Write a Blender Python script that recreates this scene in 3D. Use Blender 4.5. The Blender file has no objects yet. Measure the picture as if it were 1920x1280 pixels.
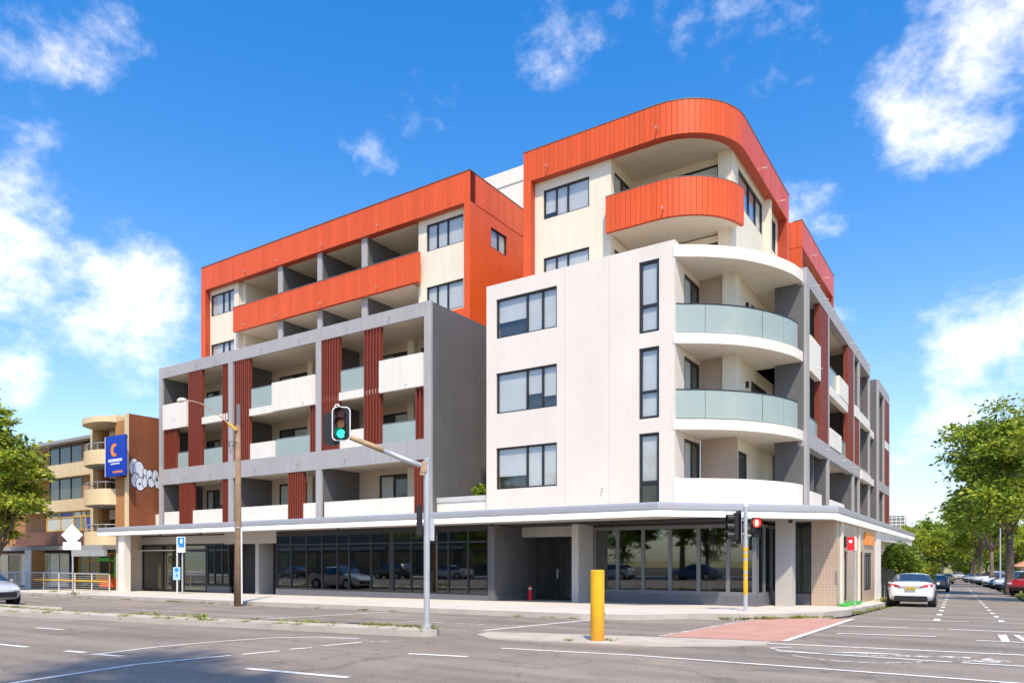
import bpy, bmesh, math, random
import numpy as np
from mathutils import Vector, Matrix
R = random.Random(7)
S = bpy.context.scene
COL = S.collection
# ------------------------------------------------------------------ camera
TH = math.atan2(903, 1369)                       # yaw of the camera left of +Y
cam = bpy.data.cameras.new('camera'); co = bpy.data.objects.new('camera', cam); COL.objects.link(co)
co.location = (0, 0, 1.5); co.rotation_euler = (math.pi/2, 0, TH)
cam.sensor_width = 36; cam.lens = 36*1369/1920; cam.shift_y = (1050-640)/1920
cam.clip_start = .1; cam.clip_end = 4000
S.camera = co
S.render.resolution_x = 1024; S.render.resolution_y = 682
S.view_settings.view_transform = 'Standard'; S.view_settings.look = 'None'
S.view_settings.gamma = 1; S.view_settings.exposure = 0.64
# ------------------------------------------------------------------ sun and sky
SUN = Vector((.42, -.54, 1.0)).normalized()
sl = bpy.data.lights.new('sun', 'SUN'); sl.energy = 3.35; sl.angle = math.radians(2.0); sl.color = (1, .88, .69)
so = bpy.data.objects.new('sun', sl); COL.objects.link(so)
so.rotation_euler = SUN.to_track_quat('Z', 'Y').to_euler()
FW = Vector((-math.sin(TH), math.cos(TH), 0)); RT = Vector((math.cos(TH), math.sin(TH), 0))
W = bpy.data.worlds.new('World'); S.world = W; W.use_nodes = True
nt = W.node_tree; N = nt.nodes; L = nt.links
for n in list(N): N.remove(n)
def nd(t, **k):
    n = N.new(t)
    for a, b in k.items(): setattr(n, a, b)
    return n
sky = nd('ShaderNodeTexSky', sky_type='NISHITA', sun_disc=False)
sky.sun_elevation = math.asin(SUN.z); sky.sun_rotation = math.atan2(SUN.x, SUN.y)
sky.air_density = 1.0; sky.dust_density = .8; sky.ozone_density = 2.2
hs = nd('ShaderNodeHueSaturation'); hs.inputs['Saturation'].default_value = 1.42; hs.inputs['Hue'].default_value = .503; hs.inputs['Value'].default_value = 1.2
L.new(sky.outputs[0], hs.inputs['Color'])
tc = nd('ShaderNodeTexCoord')
def vm(op, a, b=None, sc=None):
    n = nd('ShaderNodeVectorMath', operation=op)
    L.new(a, n.inputs[0])
    if b is not None: n.inputs[1].default_value = b
    return n.outputs['Value'] if op == 'DOT_PRODUCT' else n.outputs[0]
def mth(op, a, b=None, cl=False):
    n = nd('ShaderNodeMath', operation=op, use_clamp=cl)
    for i, v in enumerate((a, b)):
        if v is None: continue
        if isinstance(v, (int, float)): n.inputs[i].default_value = v
        else: L.new(v, n.inputs[i])
    return n.outputs[0]
dirn = tc.outputs['Generated']
# cloud banks: (azimuth offset px, height px, angular size, weight) given as directions in the sky
banks = []
for px, py, rad, w in ((20,370,.05,.8),(60,420,.06,.7),(50,500,.07,.85),(130,540,.06,.9),(210,470,.04,.75),(220,580,.07,.9),(300,610,.05,.65),(20,680,.04,.9),(30,60,.05,.7),(150,60,.045,.6),(30,250,.04,.65),(30,160,.02,.4),
                       (850,165,.05,.42),(900,140,.03,.35),(1060,85,.05,.5),(1150,75,.04,.45),(1270,20,.03,.6),(1400,60,.06,.52),(1500,50,.06,.45),(1800,170,.07,.85),(1880,120,.07,.8),(1700,215,.03,.6),(1870,590,.06,.75),(1800,480,.03,.4),
                       (1720,800,.05,.7),(1800,760,.06,.75),(1890,720,.05,.7),(1530,410,.04,.65),(700,340,.03,.5),(100,600,.05,.5)):
    d = (FW + RT*((px-960)/1369) + Vector((0,0,1))*((1050-py)/1369)).normalized()
    dp = vm('DOT_PRODUCT', dirn, d)
    mr = nd('ShaderNodeMapRange', interpolation_type='SMOOTHSTEP'); L.new(dp, mr.inputs['Value'])
    mr.inputs['From Min'].default_value = math.cos(rad*1.9); mr.inputs['From Max'].default_value = 1.0
    mr.inputs['To Max'].default_value = w
    banks.append(mr.outputs[0])
acc = banks[0]
for b in banks[1:]: acc = mth('MAXIMUM', acc, b)
mp = nd('ShaderNodeMapping'); mp.inputs['Scale'].default_value = (1, 1, 1.35); L.new(dirn, mp.inputs['Vector'])
n1 = nd('ShaderNodeTexNoise'); n1.inputs['Scale'].default_value = 8.0; n1.inputs['Detail'].default_value = 10; n1.inputs['Roughness'].default_value = .61; n1.inputs['Distortion'].default_value = .05
L.new(mp.outputs[0], n1.inputs['Vector'])
n2 = nd('ShaderNodeTexNoise'); n2.inputs['Scale'].default_value = 2.2; n2.inputs['Detail'].default_value = 3
L.new(mp.outputs[0], n2.inputs['Vector'])
dens = mth('ADD', mth('MULTIPLY', n1.outputs['Fac'], 1.25), mth('ADD', mth('MULTIPLY', acc, .43), mth('MULTIPLY', n2.outputs['Fac'], .22)))
cr = nd('ShaderNodeMapRange', interpolation_type='SMOOTHSTEP'); L.new(dens, cr.inputs['Value'])
cr.inputs['From Min'].default_value = .92; cr.inputs['From Max'].default_value = 1.42; cr.inputs['To Max'].default_value = .92
# haze toward the horizon
sep = nd('ShaderNodeSeparateXYZ'); L.new(dirn, sep.inputs[0])
L.new(mth('SUBTRACT', 1.43, mth('MULTIPLY', mth('POWER', mth('SUBTRACT', 1.0, mth('ABSOLUTE', sep.outputs[2])), 4.0), .62)), hs.inputs['Saturation'])
L.new(mth('SUBTRACT', 1.22, mth('MULTIPLY', mth('POWER', mth('SUBTRACT', 1.0, mth('ABSOLUTE', sep.outputs[2])), 4.0), .42)), hs.inputs['Value'])
mix = nd('ShaderNodeMixRGB'); L.new(cr.outputs[0], mix.inputs['Fac']); L.new(hs.outputs[0], mix.inputs[1])
mix.inputs[2].default_value = (8.2, 7.7, 7.1, 1)
bg = nd('ShaderNodeBackground'); bg.inputs['Strength'].default_value = .15; L.new(mix.outputs[0], bg.inputs[0])
ow = nd('ShaderNodeOutputWorld'); L.new(bg.outputs[0], ow.inputs[0])

# ------------------------------------------------------------------ ground level
GP = [(22,0),(35,-.32),(73,-1.06),(212,-2.95),(600,-6)]
def g(x, y):
    z = .0075*(x+10) if x < -10 else 0.0
    if x < -90: z = -.6
    if y > 22:
        for (a,b),(p,q) in zip(GP, GP[1:]):
            if y <= p: return z + b+(q-b)*(y-a)/(p-a)
        return z-6
    return z

# ------------------------------------------------------------------ materials
MAT = {}
def mat(name, col, rough=.6, metal=0., var=.06, vs=1.5, bump=0., bs=60., coat=0., spec=.5, streak=0., emis=0., island=0., transl=0.):
    m = bpy.data.materials.new(name); m.use_nodes = True; t = m.node_tree; n = t.nodes; l = t.links
    b = n['Principled BSDF']
    b.inputs['Roughness'].default_value = rough; b.inputs['Metallic'].default_value = metal
    b.inputs['Coat Weight'].default_value = coat; b.inputs['Coat Roughness'].default_value = .12
    b.inputs['Specular IOR Level'].default_value = spec
    tcn = n.new('ShaderNodeTexCoord'); cur = None
    rgb = n.new('ShaderNodeRGB'); rgb.outputs[0].default_value = (*col, 1); cur = rgb.outputs[0]
    def mul(cur, fac_out, lo, hi):
        mr = n.new('ShaderNodeMapRange'); l.new(fac_out, mr.inputs['Value'])
        mr.inputs['From Min'].default_value = .25; mr.inputs['From Max'].default_value = .75
        mr.inputs['To Min'].default_value = lo; mr.inputs['To Max'].default_value = hi
        mx = n.new('ShaderNodeMixRGB'); mx.blend_type = 'MULTIPLY'; mx.inputs[0].default_value = 1
        l.new(cur, mx.inputs[1]); l.new(mr.outputs[0], mx.inputs[2]); return mx.outputs[0]
    if var:
        no = n.new('ShaderNodeTexNoise'); no.inputs['Scale'].default_value = vs; no.inputs['Detail'].default_value = 6; no.inputs['Roughness'].default_value = .6
        l.new(tcn.outputs['Object'], no.inputs['Vector']); cur = mul(cur, no.outputs['Fac'], 1-var, 1+var)
    if streak:
        mpn = n.new('ShaderNodeMapping'); mpn.inputs['Scale'].default_value = (3.2, 3.2, .22); l.new(tcn.outputs['Object'], mpn.inputs['Vector'])
        no = n.new('ShaderNodeTexNoise'); no.inputs['Scale'].default_value = 1.6; no.inputs['Detail'].default_value = 5
        l.new(mpn.outputs[0], no.inputs['Vector']); cur = mul(cur, no.outputs['Fac'], 1-streak, 1+streak*.3)
    if island:
        ge = n.new('ShaderNodeNewGeometry'); cur = mul(cur, ge.outputs['Random Per Island'], 1-island, 1+island)
    l.new(cur, b.inputs['Base Color'])
    if bump:
        bn = n.new('ShaderNodeTexNoise'); bn.inputs['Scale'].default_value = bs; bn.inputs['Detail'].default_value = 5
        l.new(tcn.outputs['Object'], bn.inputs['Vector'])
        bp = n.new('ShaderNodeBump'); bp.inputs['Strength'].default_value = bump; bp.inputs['Distance'].default_value = .02
        l.new(bn.outputs['Fac'], bp.inputs['Height']); l.new(bp.outputs[0], b.inputs['Normal'])
    if emis:
        b.inputs['Emission Color'].default_value = (*col, 1); b.inputs['Emission Strength'].default_value = emis
    if transl:
        out = n['Material Output']; tr = n.new('ShaderNodeBsdfTranslucent'); ms = n.new('ShaderNodeMixShader')
        ms.inputs[0].default_value = transl; l.new(cur, tr.inputs[0]); l.new(b.outputs[0], ms.inputs[1]); l.new(tr.outputs[0], ms.inputs[2]); l.new(ms.outputs[0], out.inputs[0])
    MAT[name] = m; return m
def tile_mat(name, col, grout, wx, wz, rough=.35, bumps=.35, off=0., dirt=.10):
    m = mat(name, col, rough=rough, var=.0)
    n = m.node_tree.nodes; l = m.node_tree.links; b = n['Principled BSDF']
    tcn = n.new('ShaderNodeTexCoord'); sp = n.new('ShaderNodeSeparateXYZ'); l.new(tcn.outputs['Object'], sp.inputs[0])
    ad = n.new('ShaderNodeMath'); ad.operation = 'ADD'; l.new(sp.outputs[0], ad.inputs[0]); l.new(sp.outputs[1], ad.inputs[1])
    cb = n.new('ShaderNodeCombineXYZ'); l.new(ad.outputs[0], cb.inputs[0]); l.new(sp.outputs[2], cb.inputs[1])
    br = n.new('ShaderNodeTexBrick'); l.new(cb.outputs[0], br.inputs['Vector'])
    br.offset = off; br.inputs['Scale'].default_value = 1; br.inputs['Brick Width'].default_value = wx; br.inputs['Row Height'].default_value = wz
    br.inputs['Mortar Size'].default_value = .011 if wz < .15 else .012; br.inputs['Mortar Smooth'].default_value = .2
    c2 = tuple(min(1, v*1.02) for v in col); c1 = tuple(v*.98 for v in col)
    br.inputs['Color1'].default_value = (*c1, 1); br.inputs['Color2'].default_value = (*c2, 1); br.inputs['Mortar'].default_value = (*grout, 1)
    no = n.new('ShaderNodeTexNoise'); no.inputs['Scale'].default_value = .6; no.inputs['Detail'].default_value = 7
    mpn = n.new('ShaderNodeMapping'); mpn.inputs['Scale'].default_value = (1.4, 1.4, .5); l.new(tcn.outputs['Object'], mpn.inputs[0]); l.new(mpn.outputs[0], no.inputs[0])
    mr = n.new('ShaderNodeMapRange'); l.new(no.outputs['Fac'], mr.inputs[0]); mr.inputs[1].default_value = .3; mr.inputs[2].default_value = .7; mr.inputs[3].default_value = 1-dirt; mr.inputs[4].default_value = 1.03
    mx = n.new('ShaderNodeMixRGB'); mx.blend_type = 'MULTIPLY'; mx.inputs[0].default_value = 1; l.new(br.outputs['Color'], mx.inputs[1]); l.new(mr.outputs[0], mx.inputs[2])
    l.new(mx.outputs[0], b.inputs['Base Color'])
    bp = n.new('ShaderNodeBump'); bp.invert = True; bp.inputs['Strength'].default_value = bumps; bp.inputs['Distance'].default_value = .01
    l.new(br.outputs['Fac'], bp.inputs['Height']); l.new(bp.outputs[0], b.inputs['Normal'])
    return m
def glass_mat(name, tint, trans, rough=.02, wave=.02):
    """a pane: part mirror, part see-through"""
    m = bpy.data.materials.new(name); m.use_nodes = True; n = m.node_tree.nodes; l = m.node_tree.links
    n.remove(n['Principled BSDF']); out = n['Material Output']
    gl = n.new('ShaderNodeBsdfGlossy'); gl.inputs['Roughness'].default_value = rough; gl.inputs[0].default_value = (.92, .95, .95, 1)
    tr = n.new('ShaderNodeBsdfTransparent'); tr.inputs[0].default_value = (*tint, 1)
    fr = n.new('ShaderNodeLayerWeight'); fr.inputs[0].default_value = .5
    pw = n.new('ShaderNodeMath'); pw.operation = 'POWER'; l.new(fr.outputs['Facing'], pw.inputs[0]); pw.inputs[1].default_value = 4.0
    mr = n.new('ShaderNodeMapRange'); l.new(pw.outputs[0], mr.inputs[0]); mr.inputs[3].default_value = 1-trans; mr.inputs[4].default_value = 1
    ms = n.new('ShaderNodeMixShader'); l.new(mr.outputs[0], ms.inputs[0]); l.new(tr.outputs[0], ms.inputs[1]); l.new(gl.outputs[0], ms.inputs[2])
    no = n.new('ShaderNodeTexNoise'); no.inputs['Scale'].default_value = .9
    tcn = n.new('ShaderNodeTexCoord'); l.new(tcn.outputs['Object'], no.inputs[0])
    bp = n.new('ShaderNodeBump'); bp.inputs['Strength'].default_value = wave; l.new(no.outputs[0], bp.inputs['Height']); l.new(bp.outputs[0], gl.inputs['Normal'])
    l.new(ms.outputs[0], out.inputs[0]); MAT[name] = m; return m

mat('light_grey', (.385,.37,.37), .75, var=.07, vs=.8, bump=.05, streak=.10)
mat('charcoal', (.122,.120,.124), .75, var=.12, vs=.7, bump=.05, streak=.12)
mat('white_render', (.775,.725,.645), .75, var=.04, vs=1.2, bump=.05, streak=.10)
mat('cream', (.75,.68,.545), .75, var=.04, vs=1., bump=.04, streak=.07)
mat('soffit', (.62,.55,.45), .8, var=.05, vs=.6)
mat('beige', (.58,.48,.38), .75, var=.05, vs=1.)
mat('orange', (.70,.098,.014), .42, var=.08, vs=.9, spec=.38, coat=.08, streak=.06, island=.0)
m = MAT['orange']; n = m.node_tree.nodes; l = m.node_tree.links; b = n['Principled BSDF']; src = b.inputs['Base Color'].links[0].from_socket
oi_ = n.new('ShaderNodeObjectInfo'); mr = n.new('ShaderNodeMapRange'); l.new(oi_.outputs['Random'], mr.inputs[0]); mr.inputs[3].default_value = .90; mr.inputs[4].default_value = 1.07
mx = n.new('ShaderNodeMixRGB'); mx.blend_type = 'MULTIPLY'; mx.inputs[0].default_value = 1; l.new(src, mx.inputs[1]); l.new(mr.outputs[0], mx.inputs[2]); l.new(mx.outputs[0], b.inputs['Base Color'])
mr2 = n.new('ShaderNodeMapRange'); l.new(oi_.outputs['Random'], mr2.inputs[0]); mr2.inputs[3].default_value = .46; mr2.inputs[4].default_value = .33; l.new(mr2.outputs[0], b.inputs['Roughness'])
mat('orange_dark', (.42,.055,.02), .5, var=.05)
mat('slat_red', (.205,.042,.024), .45, var=.08, vs=4)
mat('frame', (.022,.023,.026), .4, var=.05)
mat('frame_grey', (.16,.165,.17), .45, var=.05)
m = mat('pane_light', (.47,.46,.44), .06, var=.14, vs=.6, spec=.9, coat=.8)
n = m.node_tree.nodes; l = m.node_tree.links; b = n['Principled BSDF']; src = b.inputs['Base Color'].links[0].from_socket
oi_ = n.new('ShaderNodeObjectInfo'); mr = n.new('ShaderNodeMapRange'); l.new(oi_.outputs['Random'], mr.inputs[0]); mr.inputs[3].default_value = .70; mr.inputs[4].default_value = 1.22
mx = n.new('ShaderNodeMixRGB'); mx.blend_type = 'MULTIPLY'; mx.inputs[0].default_value = 1; l.new(src, mx.inputs[1]); l.new(mr.outputs[0], mx.inputs[2]); l.new(mx.outputs[0], b.inputs['Base Color'])
mat('pane_dark', (.075,.085,.075), .05, var=.3, vs=.6, spec=.8)
mat('curtain', (.50,.54,.52), .15, var=.12, vs=1.5, spec=.6, coat=.5)
mat('frosted', (.40,.48,.445), .18, var=.05, vs=1, spec=.6); MAT['frosted'].node_tree.nodes['Principled BSDF'].inputs['Alpha'].default_value = .74
mat('canopy_metal', (.42,.42,.44), .38, metal=.25, var=.05, vs=.6)
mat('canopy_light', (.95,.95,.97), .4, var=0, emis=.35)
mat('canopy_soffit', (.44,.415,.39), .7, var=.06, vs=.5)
mat('plinth', (.13,.13,.145), .6, var=.1, vs=2, bump=.03)
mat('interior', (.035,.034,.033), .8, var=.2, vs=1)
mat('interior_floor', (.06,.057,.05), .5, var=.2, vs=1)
tile_mat('white_tile', (.775,.695,.615), (.72,.63,.55), .125, .125, off=0., dirt=.05)
tile_mat('beige_tile', (.52,.40,.31), (.42,.31,.235), .105, .105, off=0.)
tile_mat('orange_brick', (.27,.075,.024), (.20,.075,.03), .24, .086, rough=.8, off=.5, dirt=.3)
tile_mat('tan_brick', (.48,.215,.07), (.36,.19,.09), .24, .086, rough=.8, off=.5, dirt=.15)
glass_mat('window_glass', (.96,.97,.97), .94, wave=.05); mat('blind', (.62,.61,.59), .7, var=.08, vs=1.2)
glass_mat('shop_glass', (.62,.65,.64), .86)
mat('concrete', (.61,.55,.47), .85, var=.09, vs=.9, bump=.15, bs=30)
mat('kerb_top', (.47,.41,.335), .9, var=.2, vs=1.6, bump=.25, bs=40)
mat('brown_timber', (.17,.075,.045), .7, var=.2, vs=3)
mat('kerb', (.46,.41,.36), .9, var=.15, vs=1.3, bump=.2)
mat('paint', (.76,.74,.70), .7, var=.10, vs=5)
mat('red_surface', (.50,.265,.20), .85, var=.14, vs=1.5, bump=.2, bs=90)
mat('yellow', (.86,.46,.012), .5, var=.10, vs=3, streak=.15)
m = MAT['yellow']; n = m.node_tree.nodes; l = m.node_tree.links; b = n['Principled BSDF']; src = b.inputs['Base Color'].links[0].from_socket
tcn = n.new('ShaderNodeTexCoord'); sx = n.new('ShaderNodeSeparateXYZ'); l.new(tcn.outputs['Object'], sx.inputs[0]); no = n.new('ShaderNodeTexNoise'); no.inputs['Scale'].default_value = 5; no.inputs['Detail'].default_value = 8; no.inputs['Roughness'].default_value = .7; l.new(tcn.outputs['Object'], no.inputs[0])
ma = n.new('ShaderNodeMath'); ma.operation = 'MULTIPLY_ADD'; l.new(no.outputs[0], ma.inputs[0]); ma.inputs[1].default_value = -1.5; l.new(sx.outputs[2], ma.inputs[2])
mr = n.new('ShaderNodeMapRange'); l.new(ma.outputs[0], mr.inputs[0]); mr.inputs[1].default_value = -.75; mr.inputs[2].default_value = .05; mr.inputs[3].default_value = .75; mr.inputs[4].default_value = 0
mx = n.new('ShaderNodeMixRGB'); l.new(mr.outputs[0], mx.inputs[0]); l.new(src, mx.inputs[1]); mx.inputs[2].default_value = (.52,.20,.02,1); l.new(mx.outputs[0], b.inputs['Base Color'])
mat('galv', (.55,.56,.57), .45, metal=.5, var=.12, vs=6)
mat('rust', (.42,.29,.17), .8, var=.35, vs=6)
mat('timber', (.30,.195,.12), .9, var=.3, vs=5, bump=.4, bs=30, streak=.35)
mat('black', (.012,.012,.013), .5, var=.1)
mat('white', (.80,.80,.80), .5, var=.04)
mat('red_lamp_on', (1,.035,.02), .3, var=0, emis=2.2)
mat('figure_lamp', (1,.75,.55), .3, var=0, emis=3.0)
mat('green_lamp_on', (.03,.85,.5), .3, var=0, emis=1.3)
mat('red_lens', (.22,.01,.01), .2, var=0)
mat('amber_lens', (.75,.26,.02), .2, var=0)
mat('blue', (.01,.05,.42), .4, var=.05)
mat('sign_blue', (.02,.22,.62), .4, var=.05)
mat('pale_blue', (.35,.55,.75), .4, var=.05)
mat('sign_red', (.80,.01,.015), .4, var=.03)
mat('sign_orange', (.85,.27,.035), .4, var=.1)
mat('sign_text', (.8,.8,.8), .5, var=0)
mat('dark_text', (.03,.03,.03), .5, var=0)
mat('graffiti_fill', (.62,.66,.74), .7, var=.12, vs=2)
mat('graffiti_line', (.012,.012,.02), .7, var=0)
mat('roof_grey', (.30,.29,.28), .7, var=.1)
mat('ochre', (.66,.40,.05), .6, var=.08)
mat('cream_band', (.72,.56,.33), .75, var=.05, streak=.08)
mat('green_awning', (.04,.42,.04), .5, var=.1)
mat('tyre', (.015,.015,.016), .85, var=.1)
mat('alloy', (.45,.46,.47), .35, metal=.7, var=.05)
mat('car_glass', (.03,.035,.04), .03, var=0, spec=1., coat=1.)
mat('tail_red', (.55,.01,.012), .15, var=.1, coat=1)
mat('headlamp', (.75,.78,.8), .1, var=0, coat=1)
mat('plate_yellow', (.60,.42,.06), .5, var=0)
mat('bark', (.16,.115,.085), .9, var=.35, vs=4, bump=.6, bs=25)
mat('leaf_mid', (.27,.35,.035), .5, var=.2, vs=.5, island=.45, transl=.5)
mat('leaf_light', (.46,.50,.05), .5, var=.2, vs=.5, island=.4, transl=.5)
mat('leaf_dark', (.13,.21,.025), .5, var=.25, vs=.5, island=.5, transl=.4)
mat('leaf_yellow', (.42,.37,.02), .55, var=.25, vs=.5, island=.45, transl=.35)
mat('grass', (.24,.27,.05), .8, var=.3, vs=2, island=.4, transl=.2)
mat('dry_grass', (.33,.28,.10), .9, var=.3, vs=1.2, bump=.3)
mat('terracotta', (.55,.25,.12), .8, var=.15)
mat('tower_glass', (.16,.19,.23), .25, var=.1)
# asphalt: fine aggregate, patches, faint tyre polish
m = mat('asphalt', (.255,.212,.172), .9, var=.19, vs=.35, bump=.35, bs=140)
n = m.node_tree.nodes; l = m.node_tree.links; b = n['Principled BSDF']
src = b.inputs['Base Color'].links[0].from_socket
tcn = n.new('ShaderNodeTexCoord')
sp = n.new('ShaderNodeTexNoise'); sp.inputs['Scale'].default_value = 55; sp.inputs['Detail'].default_value = 2; l.new(tcn.outputs['Object'], sp.inputs[0])
mr = n.new('ShaderNodeMapRange'); l.new(sp.outputs[0], mr.inputs[0]); mr.inputs[1].default_value = .3; mr.inputs[2].default_value = .7; mr.inputs[3].default_value = .62; mr.inputs[4].default_value = 1.38
mp2 = n.new('ShaderNodeMapping'); mp2.inputs['Scale'].default_value = (.12, 1.1, 1); l.new(tcn.outputs['Object'], mp2.inputs[0])
s2 = n.new('ShaderNodeTexNoise'); s2.inputs['Scale'].default_value = 1.3; s2.inputs['Detail'].default_value = 4; l.new(mp2.outputs[0], s2.inputs[0])
mr2 = n.new('ShaderNodeMapRange'); l.new(s2.outputs[0], mr2.inputs[0]); mr2.inputs[1].default_value = .35; mr2.inputs[2].default_value = .65; mr2.inputs[3].default_value = .80; mr2.inputs[4].default_value = 1.12
mm = n.new('ShaderNodeMath'); mm.operation = 'MULTIPLY'; l.new(mr.outputs[0], mm.inputs[0]); l.new(mr2.outputs[0], mm.inputs[1])
mx = n.new('ShaderNodeMixRGB'); mx.blend_type = 'MULTIPLY'; mx.inputs[0].default_value = 1; l.new(src, mx.inputs[1]); l.new(mm.outputs[0], mx.inputs[2]); l.new(mx.outputs[0], b.inputs['Base Color'])
vo = n.new('ShaderNodeTexVoronoi'); vo.feature = 'DISTANCE_TO_EDGE'; vo.inputs['Scale'].default_value = .33
wn = n.new('ShaderNodeTexNoise'); wn.inputs['Scale'].default_value = 1.6; wn.inputs['Detail'].default_value = 6; l.new(tcn.outputs['Object'], wn.inputs[0])
wa = n.new('ShaderNodeVectorMath'); wa.operation = 'MULTIPLY_ADD'; l.new(wn.outputs['Color'], wa.inputs[0]); wa.inputs[1].default_value = (1.3,1.3,0); l.new(tcn.outputs['Object'], wa.inputs[2]); l.new(wa.outputs[0], vo.inputs['Vector'])
ck = n.new('ShaderNodeMapRange'); l.new(vo.outputs['Distance'], ck.inputs[0]); ck.inputs[1].default_value = .002; ck.inputs[2].default_value = .012; ck.inputs[3].default_value = .72; ck.inputs[4].default_value = 1
st = n.new('ShaderNodeTexNoise'); st.inputs['Scale'].default_value = .9; st.inputs['Detail'].default_value = 7; st.inputs['Roughness'].default_value = .7; l.new(tcn.outputs['Object'], st.inputs[0])
sm = n.new('ShaderNodeMapRange'); l.new(st.outputs[0], sm.inputs[0]); sm.inputs[1].default_value = .56; sm.inputs[2].default_value = .70; sm.inputs[3].default_value = 1; sm.inputs[4].default_value = .80
m3 = n.new('ShaderNodeMath'); m3.operation = 'MULTIPLY'; l.new(ck.outputs[0], m3.inputs[0]); l.new(sm.outputs[0], m3.inputs[1])
mx3 = n.new('ShaderNodeMixRGB'); mx3.blend_type = 'MULTIPLY'; mx3.inputs[0].default_value = 1; l.new(mx.outputs[0], mx3.inputs[1]); l.new(m3.outputs[0], mx3.inputs[2]); l.new(mx3.outputs[0], b.inputs['Base Color'])
# worn paint: lets the asphalt show through
def worn(name, keep):
    m = mat(name, (.76,.74,.70), .75, var=.08, vs=5); n = m.node_tree.nodes; l = m.node_tree.links
    no = n.new('ShaderNodeTexNoise'); no.inputs['Scale'].default_value = 9; no.inputs['Detail'].default_value = 8; no.inputs['Roughness'].default_value = .7
    tcn = n.new('ShaderNodeTexCoord'); l.new(tcn.outputs['Object'], no.inputs[0])
    mr = n.new('ShaderNodeMapRange'); l.new(no.outputs[0], mr.inputs[0]); mr.inputs[1].default_value = keep-.06; mr.inputs[2].default_value = keep+.06
    l.new(mr.outputs[0], n['Principled BSDF'].inputs['Alpha'])
worn('paint_worn', .36); worn('paint_faint', .50)
# concrete pavement joints
m = MAT['concrete']; n = m.node_tree.nodes; l = m.node_tree.links; b = n['Principled BSDF']; src = b.inputs['Base Color'].links[0].from_socket
br = n.new('ShaderNodeTexBrick'); tcn = n.new('ShaderNodeTexCoord'); l.new(tcn.outputs['Object'], br.inputs[0]); br.offset = 0
br.inputs['Scale'].default_value = 1; br.inputs['Brick Width'].default_value = 1.5; br.inputs['Row Height'].default_value = 1.5; br.inputs['Mortar Size'].default_value = .012
br.inputs['Color1'].default_value = (1,1,1,1); br.inputs['Color2'].default_value = (.93,.93,.93,1); br.inputs['Mortar'].default_value = (.55,.52,.5,1)
mx = n.new('ShaderNodeMixRGB'); mx.blend_type = 'MULTIPLY'; mx.inputs[0].default_value = 1; l.new(src, mx.inputs[1]); l.new(br.outputs[0], mx.inputs[2]); l.new(mx.outputs[0], b.inputs['Base Color'])

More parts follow.
